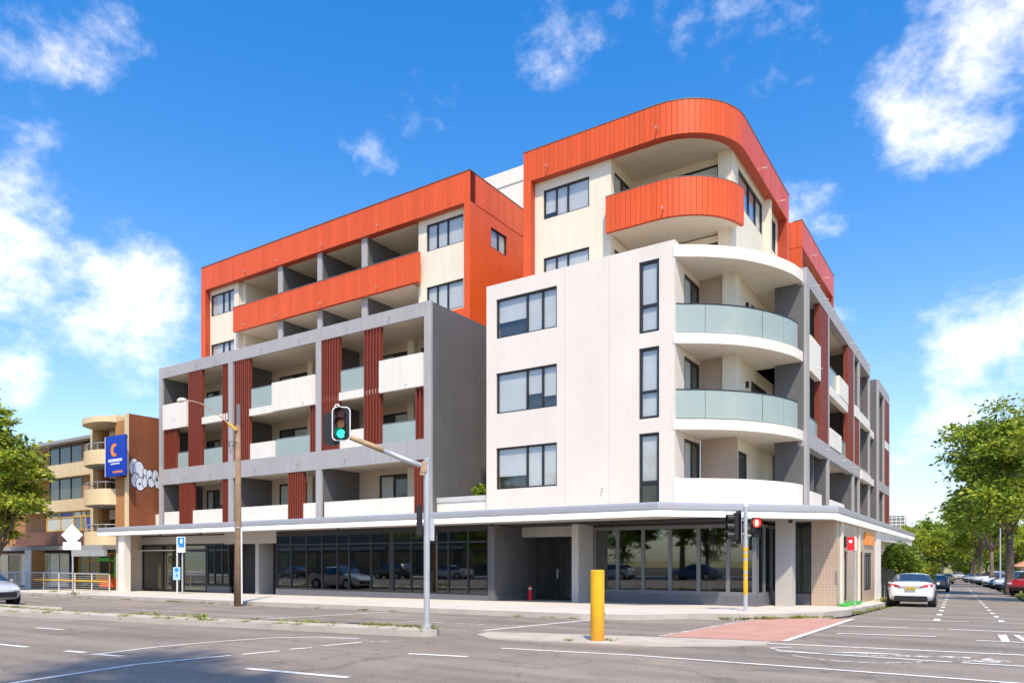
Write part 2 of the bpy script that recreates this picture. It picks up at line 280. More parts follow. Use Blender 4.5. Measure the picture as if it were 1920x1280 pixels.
# ------------------------------------------------------------------ builders
INV = {}
def link(o, parent=None):
    COL.objects.link(o)
    if parent is not None:
        o.parent = parent
        if parent.name in INV: o.matrix_parent_inverse = INV[parent.name]
    return o
def root(name, loc, label, cat, group=None, rz=0., world=True):
    o = bpy.data.objects.new(name, None); COL.objects.link(o); o.location = loc; o.rotation_euler.z = rz
    o.empty_display_size = .3
    o['label'] = label; o['category'] = cat
    if group: o['group'] = group
    if world: INV[o.name] = Matrix.Translation(-Vector(loc))
    return o
def tag(o, label, cat, group=None, kind=None):
    o['label'] = label; o['category'] = cat
    if group: o['group'] = group
    if kind: o['kind'] = kind
    return o
class MB:
    def __init__(s): s.v = []; s.f = []; s.mi = []
    def add(s, vs, fs, mi=0):
        k = len(s.v); s.v += [tuple(p) for p in vs]; s.f += [tuple(i+k for i in f) for f in fs]; s.mi += [mi]*len(fs); return s
    def box(s, x0, x1, y0, y1, z0, z1, mi=0):
        return s.add([(x0,y0,z0),(x1,y0,z0),(x1,y1,z0),(x0,y1,z0),(x0,y0,z1),(x1,y0,z1),(x1,y1,z1),(x0,y1,z1)],
                     [(0,3,2,1),(4,5,6,7),(0,1,5,4),(1,2,6,5),(2,3,7,6),(3,0,4,7)], mi)
    def prism(s, poly, z0, z1, mi=0):
        n = len(poly)
        s.add([(x,y,z0) for x,y in poly]+[(x,y,z1) for x,y in poly],
              [tuple(range(n-1,-1,-1)), tuple(range(n,2*n))]+[(i,(i+1)%n,n+(i+1)%n,n+i) for i in range(n)], mi); return s
    def ribbon(s, outer, inner, z0, z1, mi=0):
        n = len(outer); vs = []
        for (a,b),(c,d) in zip(outer, inner): vs += [(a,b,z0),(a,b,z1),(c,d,z1),(c,d,z0)]
        fs = [(0,1,2,3), tuple(4*(n-1)+k for k in (3,2,1,0))]
        for i in range(n-1):
            for k in range(4): fs.append((4*i+k, 4*i+4+k, 4*i+4+(k+1)%4, 4*i+(k+1)%4))
        return s.add(vs, fs, mi)
    def tube(s, pts, rad, n=10, mi=0, cap=True):
        pts = [Vector(p) for p in pts]; k0 = len(s.v); rs = rad if isinstance(rad, (list,tuple)) else [rad]*len(pts)
        up = Vector((0,0,1)); ref = None
        for i, p in enumerate(pts):
            d = (pts[min(i+1,len(pts)-1)]-pts[max(i-1,0)]).normalized()
            if ref is None: ref = d.orthogonal().normalized()
            a = (ref-d*ref.dot(d)).normalized(); ref = a; b = d.cross(a)
            for j in range(n):
                t = 2*math.pi*j/n; q = p+(a*math.cos(t)+b*math.sin(t))*rs[i]; s.v.append(tuple(q))
        for i in range(len(pts)-1):
            for j in range(n):
                s.f.append((k0+i*n+j, k0+i*n+(j+1)%n, k0+(i+1)*n+(j+1)%n, k0+(i+1)*n+j)); s.mi.append(mi)
        if cap:
            s.f.append(tuple(k0+j for j in range(n-1,-1,-1))); s.f.append(tuple(k0+(len(pts)-1)*n+j for j in range(n))); s.mi += [mi, mi]
        return s
    def build(s, name, material, parent=None, smooth=False, bevel=0., fix=True):
        me = bpy.data.meshes.new(name); me.from_pydata(s.v, [], s.f)
        mats = material if isinstance(material, (list,tuple)) else [material]
        for q in mats: me.materials.append(MAT[q])
        if len(mats) > 1: me.polygons.foreach_set('material_index', s.mi)
        if fix or bevel:
            bm = bmesh.new(); bm.from_mesh(me)
            if fix: bmesh.ops.recalc_face_normals(bm, faces=bm.faces)
            if bevel: bmesh.ops.bevel(bm, geom=[e for e in bm.edges], offset=bevel, segments=2, affect='EDGES', clamp_overlap=True)
            bm.to_mesh(me); bm.free()
        if smooth: me.shade_smooth()
        return link(bpy.data.objects.new(name, me), parent)
def inst(name, me, parent, loc, rz=0.):
    o = bpy.data.objects.new(name, me); link(o, parent); o.location = loc; o.rotation_euler.z = rz; return o
def box(name, m, parent, x0, x1, y0, y1, z0, z1, bevel=0.):
    return MB().box(x0,x1,y0,y1,z0,z1).build(name, m, parent, bevel=bevel)
# a wall lying in a plane, with real openings.  plane ('y',Y): u = x, depth grows with +y ; ('x',X): u = y, depth grows with -x
def pt(plane, u, v, w):
    return (u, plane[1]+w, v) if plane[0] == 'y' else (plane[1]-w, u, v)
def wall(name, m, parent, plane, u0, u1, v0, v1, holes=(), th=.25):
    us = sorted({u0,u1,*[h[0] for h in holes],*[h[1] for h in holes]}); vs = sorted({v0,v1,*[h[2] for h in holes],*[h[3] for h in holes]})
    us = [u for u in us if u0 <= u <= u1]; vs = [v for v in vs if v0 <= v <= v1]
    nu, nv = len(us)-1, len(vs)-1
    def full(i, j):
        if not (0 <= i < nu and 0 <= j < nv): return False
        cu, cv = (us[i]+us[i+1])/2, (vs[j]+vs[j+1])/2
        return not any(h[0] < cu < h[1] and h[2] < cv < h[3] for h in holes)
    b = MB()
    for i in range(nu):
        for j in range(nv):
            if not full(i,j): continue
            a,c,d,e = us[i],us[i+1],vs[j],vs[j+1]
            q = lambda u,v,w: pt(plane,u,v,w)
            b.add([q(a,d,0),q(c,d,0),q(c,e,0),q(a,e,0)],[(0,1,2,3)]); b.add([q(a,d,th),q(c,d,th),q(c,e,th),q(a,e,th)],[(3,2,1,0)])
            if not full(i-1,j): b.add([q(a,d,0),q(a,d,th),q(a,e,th),q(a,e,0)],[(0,1,2,3)])
            if not full(i+1,j): b.add([q(c,d,0),q(c,d,th),q(c,e,th),q(c,e,0)],[(3,2,1,0)])
            if not full(i,j-1): b.add([q(a,d,0),q(c,d,0),q(c,d,th),q(a,d,th)],[(3,2,1,0)])
            if not full(i,j+1): b.add([q(a,e,0),q(c,e,0),q(c,e,th),q(a,e,th)],[(0,1,2,3)])
    me_o = b.build(name, m, parent, fix=False)
    bm = bmesh.new(); bm.from_mesh(me_o.data); bmesh.ops.remove_doubles(bm, verts=bm.verts, dist=1e-4); bmesh.ops.recalc_face_normals(bm, faces=bm.faces); bm.to_mesh(me_o.data); bm.free()
    return me_o
def fbox(b, plane, u0, u1, v0, v1, w0, w1):
    p = [pt(plane,u,v,w) for u in (u0,u1) for v in (v0,v1) for w in (w0,w1)]
    xs = [q[0] for q in p]; ys = [q[1] for q in p]; zs = [q[2] for q in p]
    b.box(min(xs),max(xs),min(ys),max(ys),min(zs),max(zs))
def window(parent, plane, u0, u1, v0, v1, mull=(), trans=(), pane='pane_light', fw=.06, rec=.05, name='window', fm='frame', label=None, sash=None):
    """frame (part) with one pane per light (sub-parts); sits rec behind the wall face"""
    b = MB(); d0, d1 = rec, rec+.09
    fbox(b,plane,u0,u0+fw,v0,v1,d0,d1); fbox(b,plane,u1-fw,u1,v0,v1,d0,d1)
    fbox(b,plane,u0+fw,u1-fw,v0,v0+fw,d0,d1); fbox(b,plane,u0+fw,u1-fw,v1-fw,v1,d0,d1)
    us = [u0+fw]
    for q in sorted(mull): fbox(b,plane,q-fw*.5,q+fw*.5,v0+fw,v1-fw,d0,d1); us += [q-fw*.5, q+fw*.5]
    us.append(u1-fw); o = None; lights = []
    vs = [v0+fw]
    for q in sorted(trans): vs += [q-fw*.5, q+fw*.5]
    vs.append(v1-fw)
    for i in range(0,len(us),2):
        for q in trans: fbox(b,plane,us[i],us[i+1],q-fw*.5,q+fw*.5,d0,d1)
        for j in range(0,len(vs),2): lights.append((us[i],us[i+1],vs[j],vs[j+1]))
    o = b.build(name, fm, parent)
    if label: o['label'] = label
    for k, (a,c,d,e) in enumerate(lights):
        pb = MB(); fbox(pb,plane,a,c,d,e,d0+.045,d0+.06)
        pm = pane if isinstance(pane, str) else pane[k % len(pane)]
        if pm == 'pane_light' and rec > 0:
            pm = 'window_glass'; drop = 1. if R.random() < .9 else R.uniform(.35,.85)
            bb_ = MB(); fbox(bb_,plane,a+.004,c-.004,e-(e-d)*drop,e-.002,d0+.10,d0+.108); bb_.build('blind','blind',o)
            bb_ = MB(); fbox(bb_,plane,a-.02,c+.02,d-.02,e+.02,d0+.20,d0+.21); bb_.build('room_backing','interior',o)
        pb.build('pane', pm, o)
    return o
def arc(cx, cy, r, a0, a1, n):
    return [(cx+r*math.cos(a0+(a1-a0)*i/n), cy+r*math.sin(a0+(a1-a0)*i/n)) for i in range(n+1)]
def resample(path, step):
    P = [Vector(p) for p in path]; cum = [0]
    for a, b in zip(P, P[1:]): cum.append(cum[-1]+(b-a).length)
    n = max(1, round(cum[-1]/step)); out = []; k = 0
    for i in range(n+1):
        t = cum[-1]*i/n
        while k < len(cum)-2 and cum[k+1] < t: k += 1
        f = (t-cum[k])/max(1e-9, cum[k+1]-cum[k]); out.append(tuple(P[k].lerp(P[k+1], min(1,max(0,f)))))
    return out
def offset(path, d):
    """move a path sideways: positive = to the left of travel"""
    P = [Vector(p) for p in path]; out = []
    for i in range(len(P)):
        t = (P[min(i+1,len(P)-1)]-P[max(i-1,0)]).normalized(); out.append((P[i].x-t.y*d, P[i].y+t.x*d))
    return out
PANEL = {}
def cladding(parent, path, z0, z1, step, gap=.014, th=.03, m='orange'):
    """one metal panel per step along the path (outer face on the path)"""
    pts = resample(path, step)
    for a, c in zip(pts, pts[1:]):
        A = Vector(a); C = Vector(c); ln = (C-A).length; ang = math.atan2(C.y-A.y, C.x-A.x)
        key = (round(ln,3), round(z1-z0,3), m)
        if key not in PANEL:
            b = MB(); w = ln-gap; e = .004; h = z1-z0
            b.add([(gap/2,e,0),(gap/2+e,0,0),(w+gap/2-e,0,0),(w+gap/2,e,0),(w+gap/2,th,0),(gap/2,th,0)]+
                  [(gap/2,e,h),(gap/2+e,0,h),(w+gap/2-e,0,h),(w+gap/2,e,h),(w+gap/2,th,h),(gap/2,th,h)],
                  [(0,1,2,3,4,5)[::-1],(6,7,8,9,10,11)]+[(i,(i+1)%6,6+(i+1)%6,6+i) for i in range(6)])
            me = bpy.data.meshes.new('cladding_panel'); me.from_pydata(b.v,[],b.f); me.materials.append(MAT[m]); PANEL[key] = me
        inst('cladding_panel', PANEL[key], parent, (A.x, A.y, z0), ang)
SLAT = {}
def slats(parent, plane, u0, u1, v0, v1, pitch=.165):
    """screen of deep vertical fins: a head and foot rail (part) and each fin (sub-part)"""
    b = MB(); fbox(b,plane,u0,u1,v1-.05,v1,.06,.22); fbox(b,plane,u0,u1,v0,v0+.05,.06,.22)
    o = b.build('slat_screen', 'slat_red', parent)
    n = max(3, round((u1-u0)/pitch)); w = .055
    for i in range(n):
        u = u0+w/2+(u1-u0-w)*i/(n-1)
        key = (plane[0], round(v1-v0,2))
        if key not in SLAT:
            mb = MB(); fbox(mb,(plane[0],0.),-w/2,w/2,0,v1-v0,0,.24); me = bpy.data.meshes.new('slat'); me.from_pydata(mb.v,[],mb.f); me.materials.append(MAT['slat_red']); SLAT[key] = me
        inst('slat', SLAT[key], o, (u,plane[1],v0) if plane[0]=='y' else (plane[1],u,v0))
    return o

# ------------------------------------------------------------------ ground, road, pavement
def cut_poly(name, pts, off, m, skirt=0., kind=None, skirt_mat=None):
    bm = bmesh.new(); vs = [bm.verts.new((x,y,0)) for x,y in pts]; f = bm.faces.new(vs)
    if f.normal.z < 0: bmesh.ops.reverse_faces(bm, faces=bm.faces)
    bm.normal_update()
    if bm.faces[:][0].normal.z < 0: bmesh.ops.reverse_faces(bm, faces=bm.faces[:])
    bmesh.ops.triangulate(bm, faces=bm.faces[:])
    for ax, c in (('x',-90),('x',-10),('y',22),('y',35),('y',73),('y',212),('y',600)):
        no = (1,0,0) if ax=='x' else (0,1,0); p = (c,0,0) if ax=='x' else (0,c,0)
        bmesh.ops.bisect_plane(bm, geom=bm.verts[:]+bm.edges[:]+bm.faces[:], plane_co=p, plane_no=no)
    bmesh.ops.triangulate(bm, faces=bm.faces[:])
    rim = [e for e in bm.edges if e.is_boundary]
    if skirt:
        r = bmesh.ops.extrude_edge_only(bm, edges=rim); nv = [q for q in r['geom'] if isinstance(q, bmesh.types.BMVert)]
        nf = [q for q in r['geom'] if isinstance(q, bmesh.types.BMFace)]
        for q in nv: q.co.z = -skirt
        for q in nf: q.material_index = 1 if skirt_mat else 0
    for q in bm.verts: q.co.z += g(q.co.x, q.co.y)+off
    me = bpy.data.meshes.new(name); bm.to_mesh(me); bm.free(); me.materials.append(MAT[m])
    if skirt_mat: me.materials.append(MAT[skirt_mat])
    o = bpy.data.objects.new(name, me); COL.objects.link(o)
    if kind: o['kind'] = kind
    return o
big = 1500
cut_poly('ground', [(-big,-big),(big,-big),(big,big),(-big,big)], -.35, 'dry_grass', kind='structure')
ROAD = cut_poly('road', [(-160,-14),(60,-14),(60,24),(2.2,24.5),(1.35,47),(1.2,60),(.3,84),(-2.0,121),(-5.5,212),(-14,420),(-22,420),(-10,212),(-7.2,121),(-5.6,84),(-4.6,55),(-3.6,35),(-3.6,24),(-4,20),(-160,20)], -.15, 'asphalt', kind='structure')
cut_poly('pavement', [(-160,18.9),(-44,18.9),(-30,18.45),(-24,18.2),(-9.7,18.25),(-8.3,18.75),(-7.0,20.2),(-5.8,20.75),(-4.9,21.7),(-4.2,23.1),(-3.93,25.5),(-3.9,35),(-4.9,55),(-5.9,84),(-7.5,121),(-10.3,212),(-13,212),(-9,90),(-8,60),(-9,45),(-160,45)], 0, 'concrete', skirt=.2, kind='structure', skirt_mat='kerb')
cut_poly('verge', [(2.3,26),(60,24.5),(60,300),(0,300),(-5.2,212),(-1.7,121),(.6,84),(1.5,60),(1.65,47)], -.03, 'dry_grass', skirt=.2, kind='structure', skirt_mat='kerb')
cut_poly('car_park', [(5.2,34),(50,34),(50,290),(0.5,290),(-2.5,212),(1.2,121),(3.2,84),(4.4,60)], -.01, 'asphalt', kind='structure')
cut_poly('far_pavement', [(-160,-14),(60,-14),(60,-40),(-160,-40)], -.02, 'concrete', skirt=.2, kind='structure', skirt_mat='kerb')
tag(cut_poly('traffic_island', [(-60,8.6),(-40,9.6),(-26.5,10.5),(-21.4,11.1),(-16.75,11.45),(-10.9,12.0),(-10.35,12.1),(-10.15,12.4),(-10.35,12.75),(-10.9,12.8),(-16,12.25),(-25.2,11.7),(-27.3,12.7),(-35,12.7),(-60,12.2)], -.01, 'kerb_top', skirt=.2, skirt_mat='kerb'),
    'long narrow concrete median carrying the traffic light mast', 'traffic island')
tag(cut_poly('traffic_island', [(-9.5,13.0),(-8.87,12.55),(-5.6,13.1),(-4.3,13.9),(-3.7,14.6),(-3.75,15.15),(-5.96,14.7),(-9.6,13.65)], -.125, 'kerb_top', skirt=.03, skirt_mat='kerb'),
    'low worn concrete island under the yellow bollard', 'traffic island')
def mark(pts, m='paint_worn', name='road_marking', off=-.142):
    o = cut_poly(name, pts, off, m); o.parent = ROAD; return o
def line(pts, w, m='paint_worn', off=-.142):
    a = offset(pts, w/2); b = offset(pts, -w/2)
    for i in range(len(pts)-1): mark([a[i],a[i+1],b[i+1],b[i]], m, off=off)
o = cut_poly('crossing_surface', [(-6.05,15.0),(-3.55,15.45),(-3.3,22.6),(-4.3,22.4),(-5.0,21.4),(-5.6,20.7)], -.1455, 'red_surface'); o.parent = ROAD
line([(-6.05,15.0),(-5.6,20.6)], .10, 'paint_faint', -.138); line([(-3.55,15.45),(-3.3,22.6)], .12, off=-.138)
line([(-2.72,23.26),(-.53,23.7)], .16); line([(-.45,23.72),(2.4,23.9)], .16, 'paint_faint')
line([(-3.26,19.85),(-1.75,20.2)], .14); line([(-1.75,20.2),(-.9,20.3)], .12,'paint_faint'); line([(-.9,20.3),(2.0,20.5)], .14)
line([(-2.95,17.81),(-1.04,18.24)], .14,'paint_worn'); line([(-.3,17.8),(2,18.1)], .12)
line([(-3.75,14.9),(-1.34,15.25),(2,15.7)], .12)
line([(-3.3,13.75),(-2.37,13.75),(-.56,13.8)], .10); line([(-.43,13.81),(2,13.95)], .10)
line([(-3.2,14.5),(-3.5,14.15),(-3.3,13.9),(-2.4,13.78)], .07,'paint_worn')
line([(-2.9,13.2),(-2.2,12.9),(-1.5,13.0),(-.9,13.65)], .07,'paint_faint')
line([(-7.7,11.32),(-5.22,11.75),(-2.04,11.86),(.22,11.91),(3,11.95)], .10)
line([(-10.6,3.0),(-11.07,4.63),(-11.4,6.4),(-11.1,7.91)], .12)
line([(-11.04,8.12),(-10.9,8.8)], .12); line([(-10.93,9.06),(-10.78,9.46)], .12); line([(-10.85,9.79),(-10.65,10.62)], .12); line([(-10.6,10.8),(-10.1,11.3)], .1,'paint_faint')
line([(-13.33,6.72),(-13.5,7.96),(-13.37,9.14),(-12.93,10.38),(-12.2,10.93),(-11.2,11.1)], .10)
line([(-9.5,7.06),(-7.58,7.3)], .13); line([(-8.64,9.76),(-7.51,10.0)], .12); line([(-17.2,6.6),(-15.7,6.68)], .12); line([(-14.39,6.75),(-13.79,6.81)], .12); line([(-13.43,6.75),(-12.65,6.87)], .12)
line([(-20.5,8.9),(-19.2,8.98)], .12)
line([(-17.66,13.81),(-16.6,17.9)], .12); line([(-24,14.6),(-17.3,14.4)], .1,'paint_faint')
line([(-10.0,13.95),(-9.3,18.1)], .12); line([(-13.5,15.2),(-9.8,15.4)], .1,'paint_faint')
# bicycle symbol and arrows, worn
mark([(-2.6,14.05),(-1.4,14.35),(-1.35,14.45),(-1.9,14.4)], 'paint_worn'); mark([(-1.7,14.1),(-.9,14.2),(-.75,14.5),(-1.2,14.35)], 'paint_faint'); mark([(-1.0,14.3),(-.35,14.4),(-.3,14.7),(-.8,14.55)], 'paint_faint')
mark([(-.5,14.0),(.05,14.05),(.25,14.35),(-.1,14.7),(-.2,14.3)], 'paint_faint'); mark([(-2.2,13.9),(-1.3,14.0),(-1.3,14.08),(-2.2,13.98)], 'paint_faint')
mark([(.07,19.4),(.24,19.5),(.27,17.95),(.14,17.9)], 'paint'); mark([(.36,19.6),(.46,19.6),(.62,18.3),(.5,18.25)], 'paint'); mark([(.5,19.5),(.75,19.5),(1.1,18.4),(.95,18.3)], 'paint')
def dashes(f, y0, y1, ln, gap, w):
    y = y0
    while y < y1:
        line([(f(y), y),(f(y+ln), y+ln)], w, 'paint'); y += ln+gap*(1+.01*(y-y0))
dashes(lambda y: -1.31-.0375*(y-23), 23.6, 100, 1.2, 2.6, .16)
dashes(lambda y: .21-.036*(y-24), 24.3, 95, 1.1, 1.9, .13)
# ------------------------------------------------------------------ kerb weeds
def tufts(name, spots, label, m='grass', h=.16, n=26):
    V = []; F = []
    for (x,y,z,s) in spots:
        for i in range(n):
            a = R.uniform(0,6.28); d = R.gauss(0,.085)*s; px, py = x+math.cos(a)*d*1.6, y+math.sin(a)*d
            hh = h*s*R.uniform(.4,1.2); hh *= .55; lx, ly = R.gauss(0,.05), R.gauss(0,.05); w = .012*s+.005
            k = len(V); c, q = math.cos(a)*w, math.sin(a)*w
            V += [(px-c,py-q,z),(px+c,py+q,z),(px+lx+c*.5,py+ly+q*.5,z+hh*.6),(px+lx*2,py+ly*2,z+hh)]; F.append((k,k+1,k+2,k+3))
    me = bpy.data.meshes.new(name); me.from_pydata(V,[],F); me.materials.append(MAT[m]); o = bpy.data.objects.new(name, me); COL.objects.link(o)
    return tag(o, label, 'weeds', kind='stuff')
sp = []
def along(pts, n, jit, s, off):
    for _ in range(n):
        i = R.randrange(len(pts)-1); t = R.random(); x = pts[i][0]*(1-t)+pts[i+1][0]*t+R.gauss(0,.1); y = pts[i][1]*(1-t)+pts[i+1][1]*t+R.gauss(0,jit)
        sp.append((x,y,g(x,y)+off,s*R.uniform(.5,1.3)))
along([(-40,9.75),(-26.5,10.65),(-21.4,11.25),(-16.75,11.6),(-10.9,12.1)], 46, .04, .7, -.02)
along([(-30,11.9),(-25.2,11.65),(-16,12.25),(-10.6,12.75)], 60, .05, .8, -.02)
along([(-44,18.8),(-30,18.35),(-24,18.1),(-9.7,18.15)], 46, .04, .6, -.14)
along([(-6.6,20.55),(-5.8,20.7),(-4.9,21.6),(-4.1,23.1)], 40, .06, .9, -.14)
along([(-3.85,26),(-3.8,34)], 22, .06, .8, -.14)
along([(-4.1,36),(-4.3,44)], 40, .12, 1.3, .0)
along([(-60,11),(-30,11.6)], 60, .5, 1.5, -.02)
sp += [(-10.42,12.39,-.01,1.2),(-10.3,12.5,-.01,.9),(-18.3,12.05,-.07,1.8),(-20.2,11.9,-.07,1.2),(-17.4,11.5,-.06,1.3),(-38.7,18.6,-.2,1.8),(-42.3,19.2,-.2,1.5),(-29.5,10.9,-.1,2.6),(-28.8,11.1,-.1,2.2),(-6.5,13.35,-.12,.7),(-7.2,13.0,-.12,.6)]
tufts('kerb_weeds', sp, 'sparse green weeds growing along the kerbs and median edges')
sp = []
along([(2.1,40),(1.9,47),(1.6,60),(.8,84),(-1.5,121)], 420, .5, 1.2, -.03)
tufts('verge_grass', sp, 'patchy grass on the verge under the street trees at right', h=.2, n=30)
# ------------------------------------------------------------------ the apartment building
B = root('apartment_building', (-20,27,0), 'orange, grey and white six storey apartment block with a curved corner', 'building')
Y0 = 25.5
def part(name, m, *boxes, bevel=0.):
    b = MB()
    for q in boxes: b.box(*q)
    return b.build(name, m, B, bevel=bevel)
F1, F2, F3, F4, F5 = 3.58, 6.66, 9.78, 12.9, 15.98
# --- grey podium, front
colx = [(-42.8,-42.45),(-35.94,-35.56),(-28.78,-28.38),(-21.61,-21.2)]
for a, c in colx: part('frame_column','light_grey',(a,c,Y0,Y0+.12,3.37,12.6))
part('frame_beam','light_grey',(-42.8,-21.2,Y0-.003,Y0+.118,12.6,13.25))
mb = part('frame_beam','light_grey',(-42.797,-21.197,Y0-.006,Y0+.118,6.1,7.03))
part('party_wall','charcoal',(-42.79,-42.46,Y0+.12,29,3.3,12.9))
for a, c in colx[1:3]: part('party_wall','charcoal',(a+.03,c-.03,Y0+.12,29,3.3,12.9))
part('side_wall','charcoal',(-21.6,-21.203,Y0+.12,40,3.3,13.2))
part('roof_slab','soffit',(-42.4,-21.62,Y0+.119,29,12.62,12.9))
part('floor_slab','soffit',(-42.4,-21.62,Y0+.119,29,9.5,9.72))
part('floor_slab','soffit',(-42.4,-21.62,Y0+.119,29,6.2,6.6))
part('floor_slab','soffit',(-42.4,-21.62,Y0+.119,29,3.2,3.5))
yb = 28.2
doors = [(-42.0,-40.6,0),(-39.9,-36.6,0),(-34.95,-32.45,1),(-31.7,-29.4,1),(-26.95,-24.95,2),(-24.1,-22.4,2)]
for z0, z1, hd in ((3.5,6.2,5.95),(6.6,9.5,9.1),(9.72,12.62,12.2)):
    hs_ = [(a,c,z0+.06,hd) for a,c,_ in doors]
    wall('back_wall','beige',B,('y',yb),-42.4,-21.62,z0,z1,hs_,.2)
    for k,(a,c,_) in enumerate(doors):
        window(B,('y',yb),a,c,z0+.06,hd,mull=((a+c)/2,),pane=('curtain','pane_dark') if (k+int(z0))%2 else ('pane_dark','curtain'),fw=.10,rec=.03,name='balcony_door')
    for x in (-36.2,-32.2,-29.15,-24.75,-22.1): part('pier','cream',(x,x+.42,yb-.28,yb-.003,z0,z1))
# white parapets, slab edges, balustrades and slat screens of the three bays
def parapet(x0,x1,z0,z1,dy=-.10,name='parapet'): return part(name,'white_render',(x0,x1,Y0+dy,Y0+dy+.16,z0,z1))
def slab_edge(x0,x1): return part('slab_edge','white_render',(x0,x1,Y0+.02,Y0+.32,9.42,9.80))
def balustrade(x0,x1,z0,z1,y=Y0+.12):
    o = part('balustrade','frosted',(x0+.02,x1-.02,y,y+.015,z0,z1))
    MB().box(x0+.02,x1-.02,y-.012,y+.03,z1,z1+.03).build('handrail','frame_grey',o); return o
P_ = ('y', Y0)
# bay A
parapet(-42.25,-39.77,9.42,10.93); slab_edge(-38.45,-35.94); balustrade(-38.4,-36.5,9.80,10.9)
slats(B,P_,-39.75,-38.49,7.04,12.59); slats(B,P_,-36.48,-35.96,7.04,12.59); slats(B,P_,-42.23,-41.0,7.04,9.40)
balustrade(-41.0,-39.8,7.03,7.95); balustrade(-38.4,-36.5,7.03,7.95)
parapet(-42.3,-40.7,3.4,4.44,.05); parapet(-39.37,-36.5,3.4,4.44,.05); slats(B,P_,-40.67,-39.38,3.4,6.09); slats(B,P_,-36.48,-35.96,3.4,6.09)
# bay B
slats(B,P_,-35.4,-34.15,7.04,12.59); slab_edge(-34.12,-32.1); balustrade(-34.1,-32.1,9.80,10.9); parapet(-32.08,-28.8,9.42,10.93)
parapet(-34.12,-32.05,7.03,7.9,.08); balustrade(-32.0,-29.25,7.03,7.95); slats(B,P_,-29.21,-28.8,7.04,9.40)
parapet(-35.4,-30.92,3.4,4.44,.05); parapet(-29.76,-28.8,3.4,4.44,.05); slats(B,P_,-30.90,-29.78,3.4,6.09)
# bay C
slats(B,P_,-28.36,-27.16,7.04,12.59); slab_edge(-27.13,-25.42); balustrade(-27.12,-25.42,9.80,10.9); slats(B,P_,-25.40,-24.35,7.04,12.59); parapet(-24.31,-21.63,9.42,10.93)
parapet(-27.12,-25.42,7.03,7.9,.08); balustrade(-24.3,-22.15,7.03,7.95); slats(B,P_,-22.12,-21.62,7.04,9.40)
parapet(-28.2,-22.2,3.4,4.44,.05); slats(B,P_,-22.2,-21.62,3.4,6.09)
for x,z in ((-41.6,12.93),(-38.9,12.93),(-37.,12.93),(-33.,12.93),(-30.,12.93),(-26.5,12.93),(-23.7,12.93),(-40,6.55),(-37.5,6.55),(-33.5,6.55),(-30.1,6.55),(-26.6,6.55),(-23.5,6.55),(-41,10.0),(-29.6,9.62),(-22.6,9.62)):
    MB().tube([(x,Y0+.05,z),(x,Y0-.22,z-.02)],.022,8).build('drain_spout','galv',B)
# wall between podium and tile block, white upstand at the left end
part('courtyard_wall','white_render',(-21.18,-18.14,25.9,26.1,3.0,4.12)); part('coping','pane_light',(-21.18,-18.14,25.86,26.16,4.12,4.34))
part('end_upstand','white_render',(-46.0,-42.82,25.7,25.95,3.0,4.35))
# --- tile block
wins = [(-17.63,-14.66,10.88,12.55),(-17.63,-14.66,7.70,9.42),(-17.63,-14.66,4.50,6.25)]
tall = [(-11.11,-10.31,9.98,12.66),(-11.11,-10.31,6.78,9.43),(-11.11,-10.31,3.3,6.24)]
wall('tile_wall','white_tile',B,('y',Y0),-18.13,-9.71,2.95,13.2,wins+tall,.3)
for a,c,d,e in wins: window(B,('y',Y0),a,c,d,e,mull=(-16.12,-15.37),fw=.065,rec=.07)
for i,(a,c,d,e) in enumerate(tall): window(B,('y',Y0),a,c,d,e,trans=(d+(e-d)*.38,),fw=.10,rec=.05,pane='pane_light' if i<2 else ('pane_dark','pane_light'))
part('side_wall','white_tile',(-18.13,-17.9,Y0+.3,34,2.95,13.19))
wall('tile_return_wall','white_tile',B,('x',-9.712),Y0+.3,28.28,2.95,13.19,[(26.5,28.24,F3,12.3),(26.5,28.24,F2,9.2),(26.5,28.24,F1,6.1)],.25)
for z0,z1 in ((F3,12.3),(F2,9.2),(F1,6.1)): window(B,('x',-9.712),26.5,28.24,z0,z1,mull=(27.4,),fw=.11,rec=.02,pane=('curtain','pane_dark'),name='balcony_door')
for x in (-14.30,-12.35): part('control_joint','beige',(x,x+.016,Y0-.004,Y0+.02,3.3,13.19))
part('roof_terrace','concrete',(-17.9,-9.72,Y0+.3,31,12.75,12.95))
MB().tube([(-12.6,25.46,4.3),(-12.6,25.35,4.28)],.03,8).build('wall_outlet','galv',B)
# --- rounded corner balconies
CV = [(-9.74,25.46),(-9.32,25.78),(-8.98,26.0),(-8.62,26.28),(-8.2,26.66),(-7.78,27.10),(-7.38,27.66),(-7.02,28.30),(-6.72,28.98),(-6.50,29.65),(-6.38,30.3),(-6.35,30.72)]
def smooth_path(p, n=40):
    P = [Vector(q) for q in p]; P = [P[0]*2-P[1]]+P+[P[-1]*2-P[-2]]; out = []
    for i in range(1,len(P)-2):
        for k in range(4):
            t = k/4; a,b,c,d = P[i-1],P[i],P[i+1],P[i+2]
            out.append(tuple(.5*((2*b)+(c-a)*t+(2*a-5*b+4*c-d)*t*t+(3*b-a-3*c+d)*t**3)))
    out.append(tuple(P[-2])); return out
CP = smooth_path(CV)
def slab_poly(path): return path+[(-6.6,30.72),(-6.6,34),(-9.70,34),(-9.70,25.9)]
for z0,z1 in ((12.58,13.02),(9.42,9.80),(6.28,6.66)):
    MB().prism(slab_poly(CP), z0, z1).build('balcony_slab','white_render',B)
MB().prism(slab_poly(offset(CP,.25)), 3.25, 3.5).build('balcony_slab','white_render',B)
MB().ribbon(CP, offset(CP,.16), 3.37, 4.50).build('balcony_parapet','white_render',B)
GPth = offset(CP,.12)
